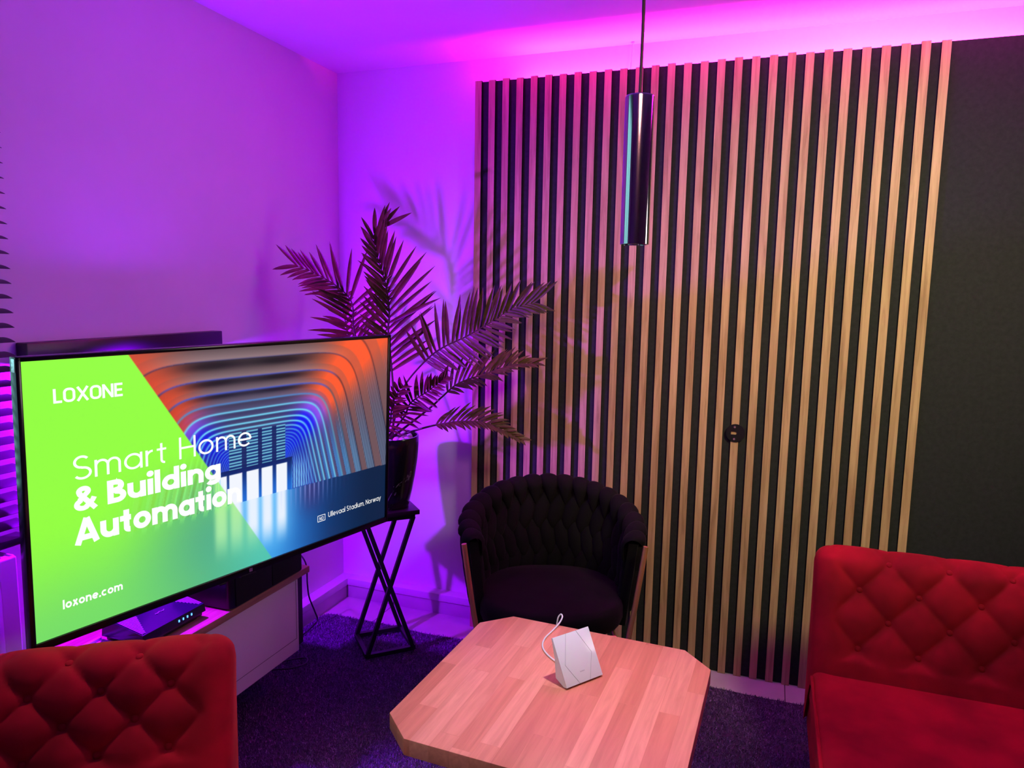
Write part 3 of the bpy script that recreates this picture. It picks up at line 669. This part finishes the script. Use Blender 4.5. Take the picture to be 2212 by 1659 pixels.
# ------------------------------------------------------------------ plant stand
st = thing('plant_stand', 'black metal plant stand with crossed legs and square top', 'plant stand', (0.502, -0.453, 0.0192), math.radians(44.5))
hs = 0.102; zt = 0.612
b = B(); t2 = 0.124; box(b, -t2, t2, -t2, t2, zt+0.001, zt+0.021, 0.002); obj('top', b, mat('stand_top', (0.02, 0.010, 0.012), 0.3), st)
b = B()
cs = [(-hs, -hs), (hs, -hs), (hs, hs), (-hs, hs)]
for k in range(4): sqbar(b, (*cs[k], zt-0.010), (*cs[(k+1) % 4], zt-0.010), 0.017)
obj('top_frame', b, M_blackmetal, st, sm=False)
b = B()
for k in range(4): sqbar(b, (*cs[k], 0.010), (*cs[(k+1) % 4], 0.010), 0.018)
obj('base_frame', b, M_blackmetal, st, sm=False)
# crossed legs on two opposite sides
for (p, q2) in (((-hs, -hs), (hs, -hs)), ((-hs, hs), (hs, hs))):
    for (a, c) in ((p, q2), (q2, p)):
        b = B(); off = 0.002 if a == p else -0.002
        sqbar(b, (a[0], a[1]+off, 0.004), (c[0], c[1]+off, zt-0.012), 0.017, up=(0, 1, 0)); obj('leg', b, M_blackmetal, st, sm=False)

# ------------------------------------------------------------------ pot, pebbles, palm
PC = (0.516, -0.447); PZ = 0.6527
def marble():
    m = mat('black_marble', (0.01, 0.01, 0.01), 0.16, spec=0.6); p = m.node_tree.nodes['Principled BSDF']
    mp = coords(m, (1, 1, 0.45)); n = nd(m, 'ShaderNodeTexNoise', Scale=11, Detail=5, Roughness=0.6, Distortion=1.6); ln(m, mp, 'Vector', n, 'Vector')
    r = ramp(m, [(0.0, (0.006, 0.006, 0.007)), (0.615, (0.008, 0.008, 0.009)), (0.635, (0.30, 0.28, 0.29)), (0.66, (0.010, 0.010, 0.012)), (1, (0.02, 0.02, 0.02))])
    ln(m, n, 'Fac', r, 'Fac'); ln(m, r, 'Color', p, 'Base Color'); return m
pot = thing('plant_pot', 'tall black marbled pot with white veins on the plant stand', 'plant pot', (*PC, PZ))
b = B(); lathe(b, [(0.0001, 0), (0.088, 0), (0.094, 0.006), (0.108, 0.07), (0.121, 0.14), (0.131, 0.21), (0.1355, 0.27), (0.136, 0.303), (0.1345, 0.309), (0.128, 0.309), (0.126, 0.302), (0.124, 0.279), (0.0001, 0.271)], n=64)
obj('vessel', b, marble(), pot)
b = B(); lathe(b, [(0.0001, 0.277), (0.1238, 0.281)], n=40); obj('soil', b, mat('soil', (0.02, 0.015, 0.01), 1.0), pot)
M_peb = noisy(mat('white_pebble', (0.7, 0.68, 0.66), 0.7), 14, (0.6, 0.58, 0.57), (0.78, 0.76, 0.75))
spots = []
for ring, cnt, rr in ((0, 14, 0.097), (1, 8, 0.062)):
    for k in range(cnt): spots.append((rr, 2*PI*k/cnt+ring*0.3+random.uniform(-0.1, 0.1)))
def peb_mesh(seed):
    b = B(); bmesh.ops.create_icosphere(b, subdivisions=3, radius=1); rr = random.Random(seed)
    ax = [Vector((rr.gauss(0, 1), rr.gauss(0, 1), rr.gauss(0, 1))).normalized() for _ in range(5)]
    for v in b.verts:
        d = v.co.normalized(); v.co = d*(1+sum(0.16*max(0, d.dot(a))**2*(1 if i % 2 else -1) for i, a in enumerate(ax)))
    return b
for i, (rr, a) in enumerate(spots):
    b = peb_mesh(i); s = random.uniform(0.015, 0.019)
    hgt = 0.272+0.036
    for v in b.verts: v.co = Vector((v.co.x*s*1.05, v.co.y*s*0.9, v.co.z*s*0.75))
    o = single('pebble', b, M_peb, 'white pebble lying in the black marbled plant pot', 'pebble', 'white pebbles in the plant pot', ang=80)
    o.location = (PC[0]+rr*math.cos(a), PC[1]+rr*math.sin(a), PZ+hgt-0.012+random.uniform(-0.002, 0.004)); o.rotation_euler = (random.uniform(-.3, .3), random.uniform(-.3, .3), random.uniform(0, 6))

M_leaf = noisy(mat('palm_leaf', (0.05, 0.04, 0.015), 0.5, spec=0.35), 18, (0.060, 0.042, 0.006), (0.115, 0.092, 0.014), 0.35, 0.65)
M_stem = mat('palm_stem', (0.06, 0.035, 0.015), 0.5)
palm = thing('palm_plant', 'palm plant with feathery green fronds standing in the marbled pot', 'plant', (PC[0], PC[1], PZ+0.30))
O = Vector((PC[0], PC[1], PZ+0.30))
CAMP = Vector((2.037, -3.1126, 1.5785))
def leaflet(b, p, d, nrm, L, wd, droop, curl=0.0):
    # narrow folded blade: midrib with two half blades, pointed at the tip
    d = d.normalized(); s = d.cross(nrm).normalized(); n = 7; rows = []
    q = p.copy(); dd = d.copy()
    for i in range(n+1):
        t = i/n
        ww = wd*(math.sin(PI*min(1, 0.12+0.88*t))**0.75)*(1 if t < 1 else 0)
        if i == n: ww = 0.0004
        up = nrm*ww*0.45
        rows.append([b.verts.new(q-s*ww+up), b.verts.new(q), b.verts.new(q+s*ww+up)])
        dd = (dd+Vector((0, 0, -droop))/n+nrm*curl/n).normalized(); q = q+dd*(L/n)
    for a, c in zip(rows, rows[1:]):
        b.faces.new((a[0], a[1], c[1], c[0])); b.faces.new((a[1], a[2], c[2], c[1]))
def frond(pts, start, npair, Lmax, left, right, angs, face=(0, 0, 0), droop=0.35, wd=0.0075, tipL=0.5, fold=0.25):
    wd *= 1.08
    path = spline([Vector(p)-O for p in pts], 10); N = len(path)
    stem = B(); tube(stem, path, 0.0052, 8, r2=0.0013)
    fo = obj('frond', stem, M_stem, palm)
    lb = B(); cum = [0]
    for i in range(1, N): cum.append(cum[-1]+(path[i]-path[i-1]).length)
    tot = cum[-1]
    def at(s):
        for i in range(1, N):
            if cum[i] >= s:
                t = (s-cum[i-1])/max(1e-6, cum[i]-cum[i-1]); return path[i-1].lerp(path[i], t), (path[i]-path[i-1]).normalized()
        return path[-1], (path[-1]-path[-2]).normalized()
    for j in range(npair):
        f = j/(npair-1); s = tot*(start+(0.995-start)*f); p, t = at(s)
        view = (CAMP-O-p).normalized()+Vector(face); view = (view-t*view.dot(t)).normalized()
        sd = t.cross(view).normalized()        # to the right of the rachis as seen from the room
        prof = (0.62+0.38*math.sin(PI*min(1, f*1.25+0.1))) if f < 0.72 else (0.62+0.38*math.sin(PI*min(1, 0.72*1.25+0.1)))*(1-(f-0.72)/0.28*(1-tipL))
        prof = max(prof, tipL)
        a = math.radians(angs[0]+(angs[1]-angs[0])*f)
        for sg, k in ((1, right), (-1, left)):
            if k <= 0: continue
            jit = random.uniform(-0.09, 0.09)
            d = t*math.cos(a+jit)+sd*sg*math.sin(a+jit)+view*(fold+random.uniform(-0.08, 0.08))
            leaflet(lb, p+Vector((random.uniform(-1, 1), random.uniform(-1, 1), 0))*0.001, d, view, Lmax*prof*k*random.uniform(0.9, 1.06), wd*random.uniform(0.85, 1.1), droop*random.uniform(0.7, 1.3))
    obj('leaflets', lb, M_leaf, fo, ang=60)
frond([(0.54, -0.44, 0.944), (0.556, -0.46, 1.143), (0.545, -0.48, 1.397), (0.555, -0.49, 1.472), (0.551, -0.5, 1.57), (0.528, -0.5, 1.648), (0.502, -0.5, 1.726), (0.486, -0.49, 1.794), (0.505, -0.48, 1.825)],
      0.33, 25, 0.27, 0.62, 1.0, (56, 20), droop=0.08, tipL=0.60, wd=0.0085)
frond([(0.50, -0.44, 0.943), (0.452, -0.47, 1.237), (0.396, -0.5, 1.392), (0.397, -0.52, 1.518), (0.344, -0.54, 1.583), (0.249, -0.56, 1.638), (0.176, -0.58, 1.668)],
      0.42, 22, 0.235, 0.85, 1.0, (60, 30), droop=0.22, tipL=0.5)
frond([(0.49, -0.42, 0.937), (0.375, -0.38, 1.244), (0.28, -0.35, 1.35), (0.246, -0.33, 1.419), (0.218, -0.31, 1.483), (0.22, -0.3, 1.539)],
      0.45, 13, 0.15, 1.0, 0.8, (75, 35), droop=0.3, tipL=0.5)
frond([(0.53, -0.44, 0.947), (0.572, -0.45, 1.098), (0.605, -0.44, 1.187), (0.697, -0.43, 1.292), (0.768, -0.42, 1.345), (0.86, -0.4, 1.391), (0.952, -0.38, 1.448), (1.041, -0.36, 1.506), (1.123, -0.34, 1.532)],
      0.43, 26, 0.215, 1.0, 0.72, (70, 28), droop=0.10, tipL=0.66, wd=0.0085)
frond([(0.55, -0.46, 0.956), (0.716, -0.45, 1.088), (0.772, -0.44, 1.141), (0.838, -0.42, 1.199), (0.958, -0.39, 1.246), (1.046, -0.36, 1.278), (1.128, -0.33, 1.285)],
      0.46, 20, 0.15, 1.0, 0.75, (52, 24), droop=0.25, tipL=0.5, face=(0, 0, 1.2))
frond([(0.54, -0.48, 0.96), (0.628, -0.5, 1.056), (0.669, -0.52, 1.12), (0.76, -0.54, 1.178), (0.84, -0.56, 1.239)],
      0.28, 18, 0.135, 1.0, 0.85, (62, 24), droop=0.2, tipL=0.5)
frond([(0.56, -0.46, 0.957), (0.684, -0.46, 1.003), (0.771, -0.45, 1.028), (0.877, -0.43, 1.045), (0.969, -0.41, 1.037), (1.087, -0.37, 0.976)],
      0.36, 21, 0.115, 1.0, 0.7, (48, 24), droop=0.3, tipL=0.5, face=(0, 0, 1.0))
frond([(0.53, -0.5, 0.964), (0.579, -0.53, 1.03), (0.596, -0.55, 1.082), (0.624, -0.57, 1.144), (0.655, -0.58, 1.188)],
      0.2, 12, 0.11, 1.0, 1.0, (60, 30), droop=0.3, tipL=0.6)

# ------------------------------------------------------------------ rug
rug = thing('rug', 'dark violet grey short pile rug covering the tile floor', 'rug', (0, 0, 0))
rx0, rx1, ry0, ry1 = 0.068, 3.6, -3.2, -0.262
def rug_front(x):   # slightly wavy far edge, rounded left corner
    e = 0.006*math.sin(x*7)+0.004*math.sin(x*17+1)
    c = 0.0
    if x < rx0+0.06: c = 0.06-math.sqrt(max(0, 0.06**2-(rx0+0.06-x)**2))
    return ry1+e-0.010-c
b = B(); xsr = [rx0+0.004*k for k in range(16)]+list(np.linspace(rx0+0.07, rx1, 120))
poly = [(x, rug_front(x)) for x in xsr]+[(rx1, ry0), (rx0, ry0)]
prism(b, poly[::-1], 0.0008, 0.007); obj('backing', b, M_rug, rug, sm=False)
nt = 190000
px = RNG.uniform(rx0, 2.75, nt); py = RNG.uniform(-2.35, ry1-0.004, nt)
fr_ = np.array([rug_front(x) for x in px]); keep = py < fr_; px, py = px[keep], py[keep]; n = len(px)
az = RNG.uniform(0, 2*PI, n); hh = RNG.uniform(0.007, 0.0122, n); wd = RNG.uniform(0.0016, 0.0030, n); lx = RNG.normal(0, 0.0035, n); ly = RNG.normal(0, 0.0035, n)
v = np.empty((n, 3, 3)); zb = 0.0065
v[:, 0] = np.stack([px-np.cos(az)*wd, py-np.sin(az)*wd, np.full(n, zb)], -1)
v[:, 1] = np.stack([px+np.cos(az)*wd, py+np.sin(az)*wd, np.full(n, zb)], -1)
v[:, 2] = np.stack([px+lx, py+ly, zb+hh], -1)
me = bpy.data.meshes.new('pile'); me.vertices.add(n*3); me.vertices.foreach_set('co', v.ravel())
me.loops.add(n*3); me.loops.foreach_set('vertex_index', np.arange(n*3, dtype=np.int32))
me.polygons.add(n); me.polygons.foreach_set('loop_start', np.arange(0, n*3, 3, dtype=np.int32)); me.polygons.foreach_set('loop_total', np.full(n, 3, dtype=np.int32))
me.update(); me.validate(); me.materials.append(M_pile)
po = bpy.data.objects.new('pile', me); C.objects.link(po); po.parent = rug; po['kind'] = 'stuff'

# ------------------------------------------------------------------ table
tb = thing('coffee_table', 'small square beech table with cut corners in the foreground', 'table', (1.6335, -1.62, 0.0), math.radians(-2.2))
poly = [(-0.309, 0.2275), (-0.2385, 0.3005), (0.2325, 0.3005), (0.305, 0.2275), (0.309, -0.231), (0.236, -0.302), (-0.235, -0.302), (-0.309, -0.236)]
b = B(); prism(b, poly[::-1], 0.643, 0.68, 0.002); obj('tabletop', b, M_beech, tb, ang=30)
b = B(); box(b, -0.15, 0.15, -0.15, 0.15, 0.632, 0.6425, 0.002); obj('mounting_plate', b, M_blackmetal, tb)
b = B(); lathe(b, [(0.03, 0.034), (0.03, 0.632)], n=32); obj('column', b, M_blackmetal, tb)
b = B(); lathe(b, [(0.0001, 0.0192), (0.20, 0.0192), (0.205, 0.024), (0.19, 0.034), (0.0001, 0.036)], n=48); obj('foot_plate', b, M_blackmetal, tb)

# touch panel on the table
dv = thing('touch_panel', 'small white tilted touch panel standing on the wooden table', 'touch panel', (1.6785, -1.5765, 0.6805), math.radians(54.83))
W2 = 0.0546; L = 0.1124; ct, stt = math.cos(math.radians(59.26)), math.sin(math.radians(59.26))
b = B()
def pf(d, nn, x): return (x, d*ct-0*stt+nn*stt, 0.0045+d*stt-nn*ct)
prof = [(0.0, 0.0035), (L, 0.0035), (L, 0.006), (L*0.60, 0.016), (0.026, 0.034), (0.0, 0.016)]
sec = [[b.verts.new(Vector(pf(d, nn, x))) for d, nn in prof] for x in (-W2+0.001, W2-0.001)]
for v in b.verts: v.co.z = max(v.co.z, 0.0006)
for k in range(len(prof)): b.faces.new((sec[0][k], sec[0][(k+1) % len(prof)], sec[1][(k+1) % len(prof)], sec[1][k]))
b.faces.new(sec[0][::-1]); b.faces.new(sec[1]); body = obj('body', b, M_whiteplastic, dv, sm=False)
MF = Matrix(((1, 0, 0, 0), (0, ct, stt, 0), (0, stt, -ct, 0.0045), (0, 0, 0, 1)))   # x, along face, into face
b = B(); box(b, -W2, W2, 0, L, 0.0, 0.0034, 0.0006, M=MF); face = obj('glass_face', b, mat('white_glass', (0.80, 0.80, 0.86), 0.12, spec=0.5), dv)
b = B()
def fl(a, c):
    a = Vector((a[0]*W2*2-W2, a[1]*L, -0.00015)); c = Vector((c[0]*W2*2-W2, c[1]*L, -0.00015)); sqbar(b, MF @ a, MF @ c, 0.0005)
fl((0.36, 1.0), (0.12, 0.42)); fl((0.12, 0.42), (0.36, 0.0)); fl((0.64, 1.0), (0.885, 0.50)); fl((0.885, 0.50), (0.64, 0.0))
obj('touch_lines', b, mat('line_grey', (0.22, 0.22, 0.25), 0.5), face, sm=False)
b = B()
for i in range(5): box(b, -0.006+i*0.0027, -0.0042+i*0.0027, L*0.20, L*0.20+0.0024, -0.0004, -0.0001, M=MF)
obj('logo', b, mat('mark_grey', (0.5, 0.5, 0.55), 0.5), face, sm=False)
dm = Matrix.Translation((1.6785, -1.5765, 0.6805)) @ Matrix.Rotation(math.radians(54.83), 4, 'Z'); di = dm.inverted()
b = B(); tube(b, spline([di @ Vector(p) for p in [(1.634, -1.575, 0.692), (1.602, -1.525, 0.684), (1.560, -1.487, 0.6830), (1.536, -1.452, 0.6830), (1.528, -1.41, 0.6830), (1.534, -1.36, 0.6830), (1.541, -1.318, 0.687), (1.543, -1.296, 0.695), (1.536, -1.288, 0.698), (1.528, -1.290, 0.680), (1.526, -1.292, 0.62), (1.53, -1.29, 0.40)]], 8), 0.0021, 8)
obj('cable', b, M_whiteplastic, dv)

# ------------------------------------------------------------------ black woven chair
ch = thing('woven_armchair', 'black woven-back tub chair with rose gold rails behind the table', 'chair', (1.30, -0.59, 0.0), math.radians(20))
Ra = 0.285
def rimz(a):    # a: angle from the back, 0 = rear centre
    return 0.712+0.118*max(0, math.cos(min(abs(a), PI*0.62)/0.62*0.5))**1.3
def shell(a, z, off=0):
    r = Ra+off; flare = 0.045*(z-0.45)/0.38
    return Vector(((r+flare)*math.sin(a)*0.975, -0.045+(r+flare)*math.cos(a)*0.86+0.02, z))
amax = math.radians(112)
b = B()   # inner liner of the tub
NA, NZ = 60, 10; outer = []; inner = []
for i in range(NA+1):
    a = -amax+2*amax*i/NA; ro, ri = [], []
    for j in range(NZ+1):
        z = 0.37+(rimz(a)-0.03-0.37)*j/NZ; ro.append(b.verts.new(shell(a, z, 0.022))); ri.append(b.verts.new(shell(a, z, -0.012)))
    outer.append(ro); inner.append(ri)
for i in range(NA):
    for j in range(NZ):
        b.faces.new((outer[i][j], outer[i+1][j], outer[i+1][j+1], outer[i][j+1])); b.faces.new((inner[i][j+1], inner[i+1][j+1], inner[i+1][j], inner[i][j]))
    b.faces.new((outer[i][NZ], outer[i+1][NZ], inner[i+1][NZ], inner[i][NZ])); b.faces.new((outer[i][0], inner[i][0], inner[i+1][0], outer[i+1][0]))
for i in (0, NA):
    for j in range(NZ): b.faces.new((outer[i][j], outer[i][j+1], inner[i][j+1], inner[i][j]))
obj('backrest', b, M_blackfab, ch)
def pad(b, fn, la, lb, thick, n=10, m=9):
    # almond pad: fn(s,t)-> (point, normal); s along -1..1, t across -1..1
    rows = []
    for i in range(n+1):
        s = -1+2*i/n; wdt = max(0.02, (1-abs(s)**2.2))**0.75; row = []
        for j in range(m+1):
            t = -1+2*j/m; p, nr = fn(s, t*wdt); row.append(b.verts.new(p+nr*thick*math.sqrt(max(0, 1-t*t))*wdt**0.5))
        rows.append(row)
    for a, c in zip(rows, rows[1:]):
        for j in range(m): b.faces.new((a[j], a[j+1], c[j+1], c[j]))
NP = 19
for k in range(NP):
    ac = -amax+0.06+(2*amax-0.12)*k/(NP-1); half = (2*amax)/NP*0.62
    rz = rimz(ac); 
    def roll(s, t, ac=ac, rz=rz):
        # over the rim, from outside low to inside, leaning sideways
        a = ac+t*half+s*0.03; ph = s*PI*0.62+0.35          # position round the rim
        rad = 0.040
        zc = rimz(a)-0.042; z = zc+rad*1.05*math.cos(ph); off = 0.005-rad*math.sin(ph)
        if ph > PI/2: z -= (ph-PI/2)*0.055
        if ph < -PI/2: z += (ph+PI/2)*0.03
        p = shell(a, z, off); q = shell(a, zc, 0.005); nr = (p-q).normalized(); return p-nr*0.010, nr
    b = B(); pad(b, roll, 0, 0, 0.020, 16, 10); obj('strap', b, M_blackfab, ch, ang=80)
for row, (zc, dz, sl, thick, cnt) in enumerate(((0.655, 0.105, 0.05, 0.024, 18), (0.565, 0.115, -0.05, 0.022, 19), (0.485, 0.085, 0.05, 0.018, 18))):
    for k in range(cnt):
        ac = -amax+0.05+(2*amax-0.1)*(k+0.5)/cnt; half = (2*amax)/cnt*0.60
        lift = rimz(ac)-0.78
        for side in ((-1,) if row else (-1, 1)) if abs(ac) < 1.3 else (-1, 1):
            def pan(s, t, ac=ac, side=side):
                a = ac+t*half+s*sl; z = zc+lift*(0.75 if row == 0 else 0.4)+s*dz*0.72
                off = 0.024 if side > 0 else -0.012
                p = shell(a, z, off); c = shell(a, z, 0); nr = Vector((math.sin(a), math.cos(a), 0))*side; return p-nr*0.004, nr
            b = B(); pad(b, pan, 0, 0, thick, 12, 8); obj('strap', b, M_blackfab, ch, ang=80)
b = B()   # seat cushion
rings = []
for (f, z) in ((0.80, 0.385), (0.97, 0.39), (1.0, 0.41), (1.0, 0.445), (0.97, 0.468), (0.9, 0.478), (0.5, 0.486), (0.02, 0.488)):
    ring = []
    for i in range(48):
        t = 2*PI*i/48; x, y = math.cos(t), math.sin(t)
        s = (abs(x)**2.6+abs(y)**2.6)**(-1/2.6); ring.append(b.verts.new((0.268*x*s*f, -0.035+0.245*y*s*f, z)))
    rings.append(ring)
for a, c in zip(rings, rings[1:]):
    for i in range(48): b.faces.new((a[i], a[(i+1) % 48], c[(i+1) % 48], c[i]))
b.faces.new(rings[0][::-1]); b.faces.new(rings[-1]); obj('seat', b, M_blackfab, ch, ang=60)
b = B()
for pts in ([(-0.22, -0.22, 0.372), (0.22, -0.22, 0.372), (0.22, 0.14, 0.372), (-0.22, 0.14, 0.372), (-0.22, -0.22, 0.372)],): tube(b, pts, 0.009, 8)
obj('seat_frame', b, M_gold, ch)
for sx in (-1, 1):
    b = B(); tube(b, spline([(sx*0.317, -0.206, 0.703), (sx*0.302, -0.212, 0.60), (sx*0.284, -0.218, 0.48), (sx*0.267, -0.222, 0.37), (sx*0.262, -0.225, 0.20), (sx*0.262, -0.228, 0.0192)], 5), 0.0095, 14); obj('front_leg', b, M_gold, ch, ang=60)
    b = B(); tube(b, [(sx*0.20, 0.14, 0.372), (sx*0.235, 0.20, 0.0192)], 0.0095, 12); obj('rear_leg', b, M_gold, ch)

# ------------------------------------------------------------------ red tufted sofas
def tufted(name, label, cat, loc, rot, W, zs=0.43, zt=0.765, depth=0.60, rows=None, edge=0.13, ds=0.165, rv=0.088, up=0.028):
    odd_shift = ds/2
    t = thing(name, label, cat, loc, rot)
    # profile: front face (leaning back), roll on top, rear face.  local -y is the front
    prof = []
    fy0, fy1 = 0.0, 0.115
    lean = math.atan2(fy1-fy0, zt-0.05-zs)
    NF = 62
    for k in range(NF):
        f = k/(NF-1); prof.append((fy0-0.02+(fy1-fy0+0.02)*f, zs-0.05+(zt-0.055-zs+0.05)*f))
    rr = 0.055; ln_ = math.atan2(fy1-fy0+0.02, zt-0.055-zs+0.05)
    cx, cz = fy1+rr*math.cos(ln_), zt-0.055-rr*math.sin(ln_)
    for k in range(1, 21):
        a = (PI-ln_)*(1-k/20); prof.append((cx+rr*math.cos(a), cz+rr*math.sin(a)))
    for k in range(1, 8):
        f = k/7; prof.append((cx+rr-0.02*f, cz-(cz-0.16)*f))
    P = [Vector((0, y, z)) for y, z in prof]; s = [0]
    for a, c in zip(P, P[1:]): s.append(s[-1]+(c-a).length)
    sface = s[NF-1]
    nrm = []
    for i in range(len(P)):
        d = (P[min(i+1, len(P)-1)]-P[max(i-1, 0)]).normalized(); nrm.append(Vector((0, -d.z, d.y)))
    # button rows measured down from the start of the roll
    top = sface+up
    NXs = int(W/0.0042); xs = [-W/2+W*i/NXs for i in range(NXs+1)]
    bm = B(); grid = []
    def height(x, ss_):
        e = x+W/2; q = (top-ss_)/rv            # row coordinate, 0 = upper row
        c = (e-edge-odd_shift)/ds
        # diamonds: creases run diagonally between buttons
        A1 = c+q/2; A2 = c-q/2
        h = ((math.sin(PI*A1)**2+0.004)*(math.sin(PI*A2)**2+0.004))**0.17
        dip = 1-0.9*math.exp(-((min(abs(A1-round(A1)), 0.5)**2+min(abs(A2-round(A2)), 0.5)**2)/0.010))
        hh = 0.025*h*dip
        # plain border at the ends, the upper roll and below the last row
        eb = min(e, W-e); k1 = min(1, max(0, (edge-0.035-eb)/0.05)) if eb < edge else 0
        k2 = min(1, max(0, (-q-0.15)/0.5)); k3 = min(1, max(0, (q-3.1)/0.4))
        k1 = k1*k1*(3-2*k1); kk = max(k1, k2 if q < 0 else 0, k3)
        if q < 0:   # folds running over the roll from the upper buttons
            fold = abs(math.sin(PI*c))**0.4; pl = 0.015+0.010*fold*math.exp(q*0.55)
        else: pl = 0.024
        return hh*(1-kk)+pl*kk
    for x in xs:
        eb = min(x+W/2, W/2-x); r = 0.065
        inset = 0 if eb >= r else r-math.sqrt(max(0, r*r-(r-eb)**2))
        row = []
        for i, p in enumerate(P):
            h = height(x, s[i]) if i < NF+20 else 0.008
            row.append(bm.verts.new(Vector((x, p.y, p.z))+nrm[i]*(h-inset*0.8)))
        grid.append(row)
    for a, c in zip(grid, grid[1:]):
        for i in range(len(P)-1): bm.faces.new((a[i], c[i], c[i+1], a[i+1]))
    bm.faces.new(grid[0]); bm.faces.new(grid[-1][::-1])
    for a, c in zip(grid, grid[1:]): bm.faces.new((a[0], a[-1], c[-1], c[0]))
    obj('backrest', bm, M_red, t, ang=75)
    # buttons
    def at(ss_):
        for i in range(1, len(P)):
            if s[i] >= ss_:
                f = (ss_-s[i-1])/(s[i]-s[i-1]); return P[i-1].lerp(P[i], f), nrm[i]
    for q in range(4):
        e = edge+odd_shift if q % 2 == 0 else edge
        while e < W-edge+0.02:
            p, nr = at(top-q*rv); b = B(); bmesh.ops.create_uvsphere(b, u_segments=14, v_segments=8, radius=0.0095)
            rotq = Vector((0, 0, 1)).rotation_difference(nr)
            for v in b.verts: v.co = rotq @ Vector((v.co.x, v.co.y, v.co.z*0.55))+Vector((e-W/2, p.y, p.z))+nr*0.002
            obj('button', b, M_red, t, ang=80); e += ds
    b = B(); box(b, -W/2+0.004, W/2-0.004, -depth, 0.10, zs-0.15, zs, 0.035, 5)
    for v in b.verts:
        if v.co.z > zs-0.03: v.co.z += 0.018*(1-(2*v.co.x/W)**4)*max(0, 1-((v.co.y+depth*0.5)/(depth*0.55))**4)
    obj('seat', b, M_red, t, ang=60)
    b = B(); tube(b, [(-W/2+0.004, -depth+0.02, zs-0.02), (-W/2+0.003, -0.02, zs-0.02)], 0.005, 8); tube(b, [(-W/2+0.02, -depth+0.002, zs-0.02), (W/2-0.02, -depth+0.002, zs-0.02)], 0.005, 8); obj('piping', b, M_red, t)
    b = B(); box(b, -W/2+0.01, W/2-0.01, -depth+0.01, 0.15, 0.16, zs-0.151, 0.01); obj('base', b, M_red, t)
    for x in (-W/2+0.06, W/2-0.06):
        for y in (-depth+0.06, 0.10):
            b = B(); lathe(b, [(0.0001, 0.0192), (0.014, 0.0192), (0.024, 0.159), (0.0001, 0.159)], c=(x, y, 0), n=16); obj('leg', b, M_darkwood, t)
    return t
SW = 1.25
tufted('tufted_sofa', 'dark red velvet tufted sofa at the right in front of the black panel', 'sofa', (2.213+SW/2, -0.80, 0), 0.0, SW, zt=0.778)
TWd = 0.55; th = math.radians(34); ex = Vector((math.cos(th), math.sin(th), 0)); fx = Vector((math.sin(th), -math.cos(th), 0))
corner = Vector((0.864, -1.792, 0)); c0 = corner-ex*TWd/2+fx*0.165
tufted('tufted_chair', 'dark red velvet tufted chair at the lower left below the television', 'chair', (c0.x, c0.y, 0), th, TWd, zt=0.752, edge=0.13, ds=0.145, rv=0.066, up=0.040)
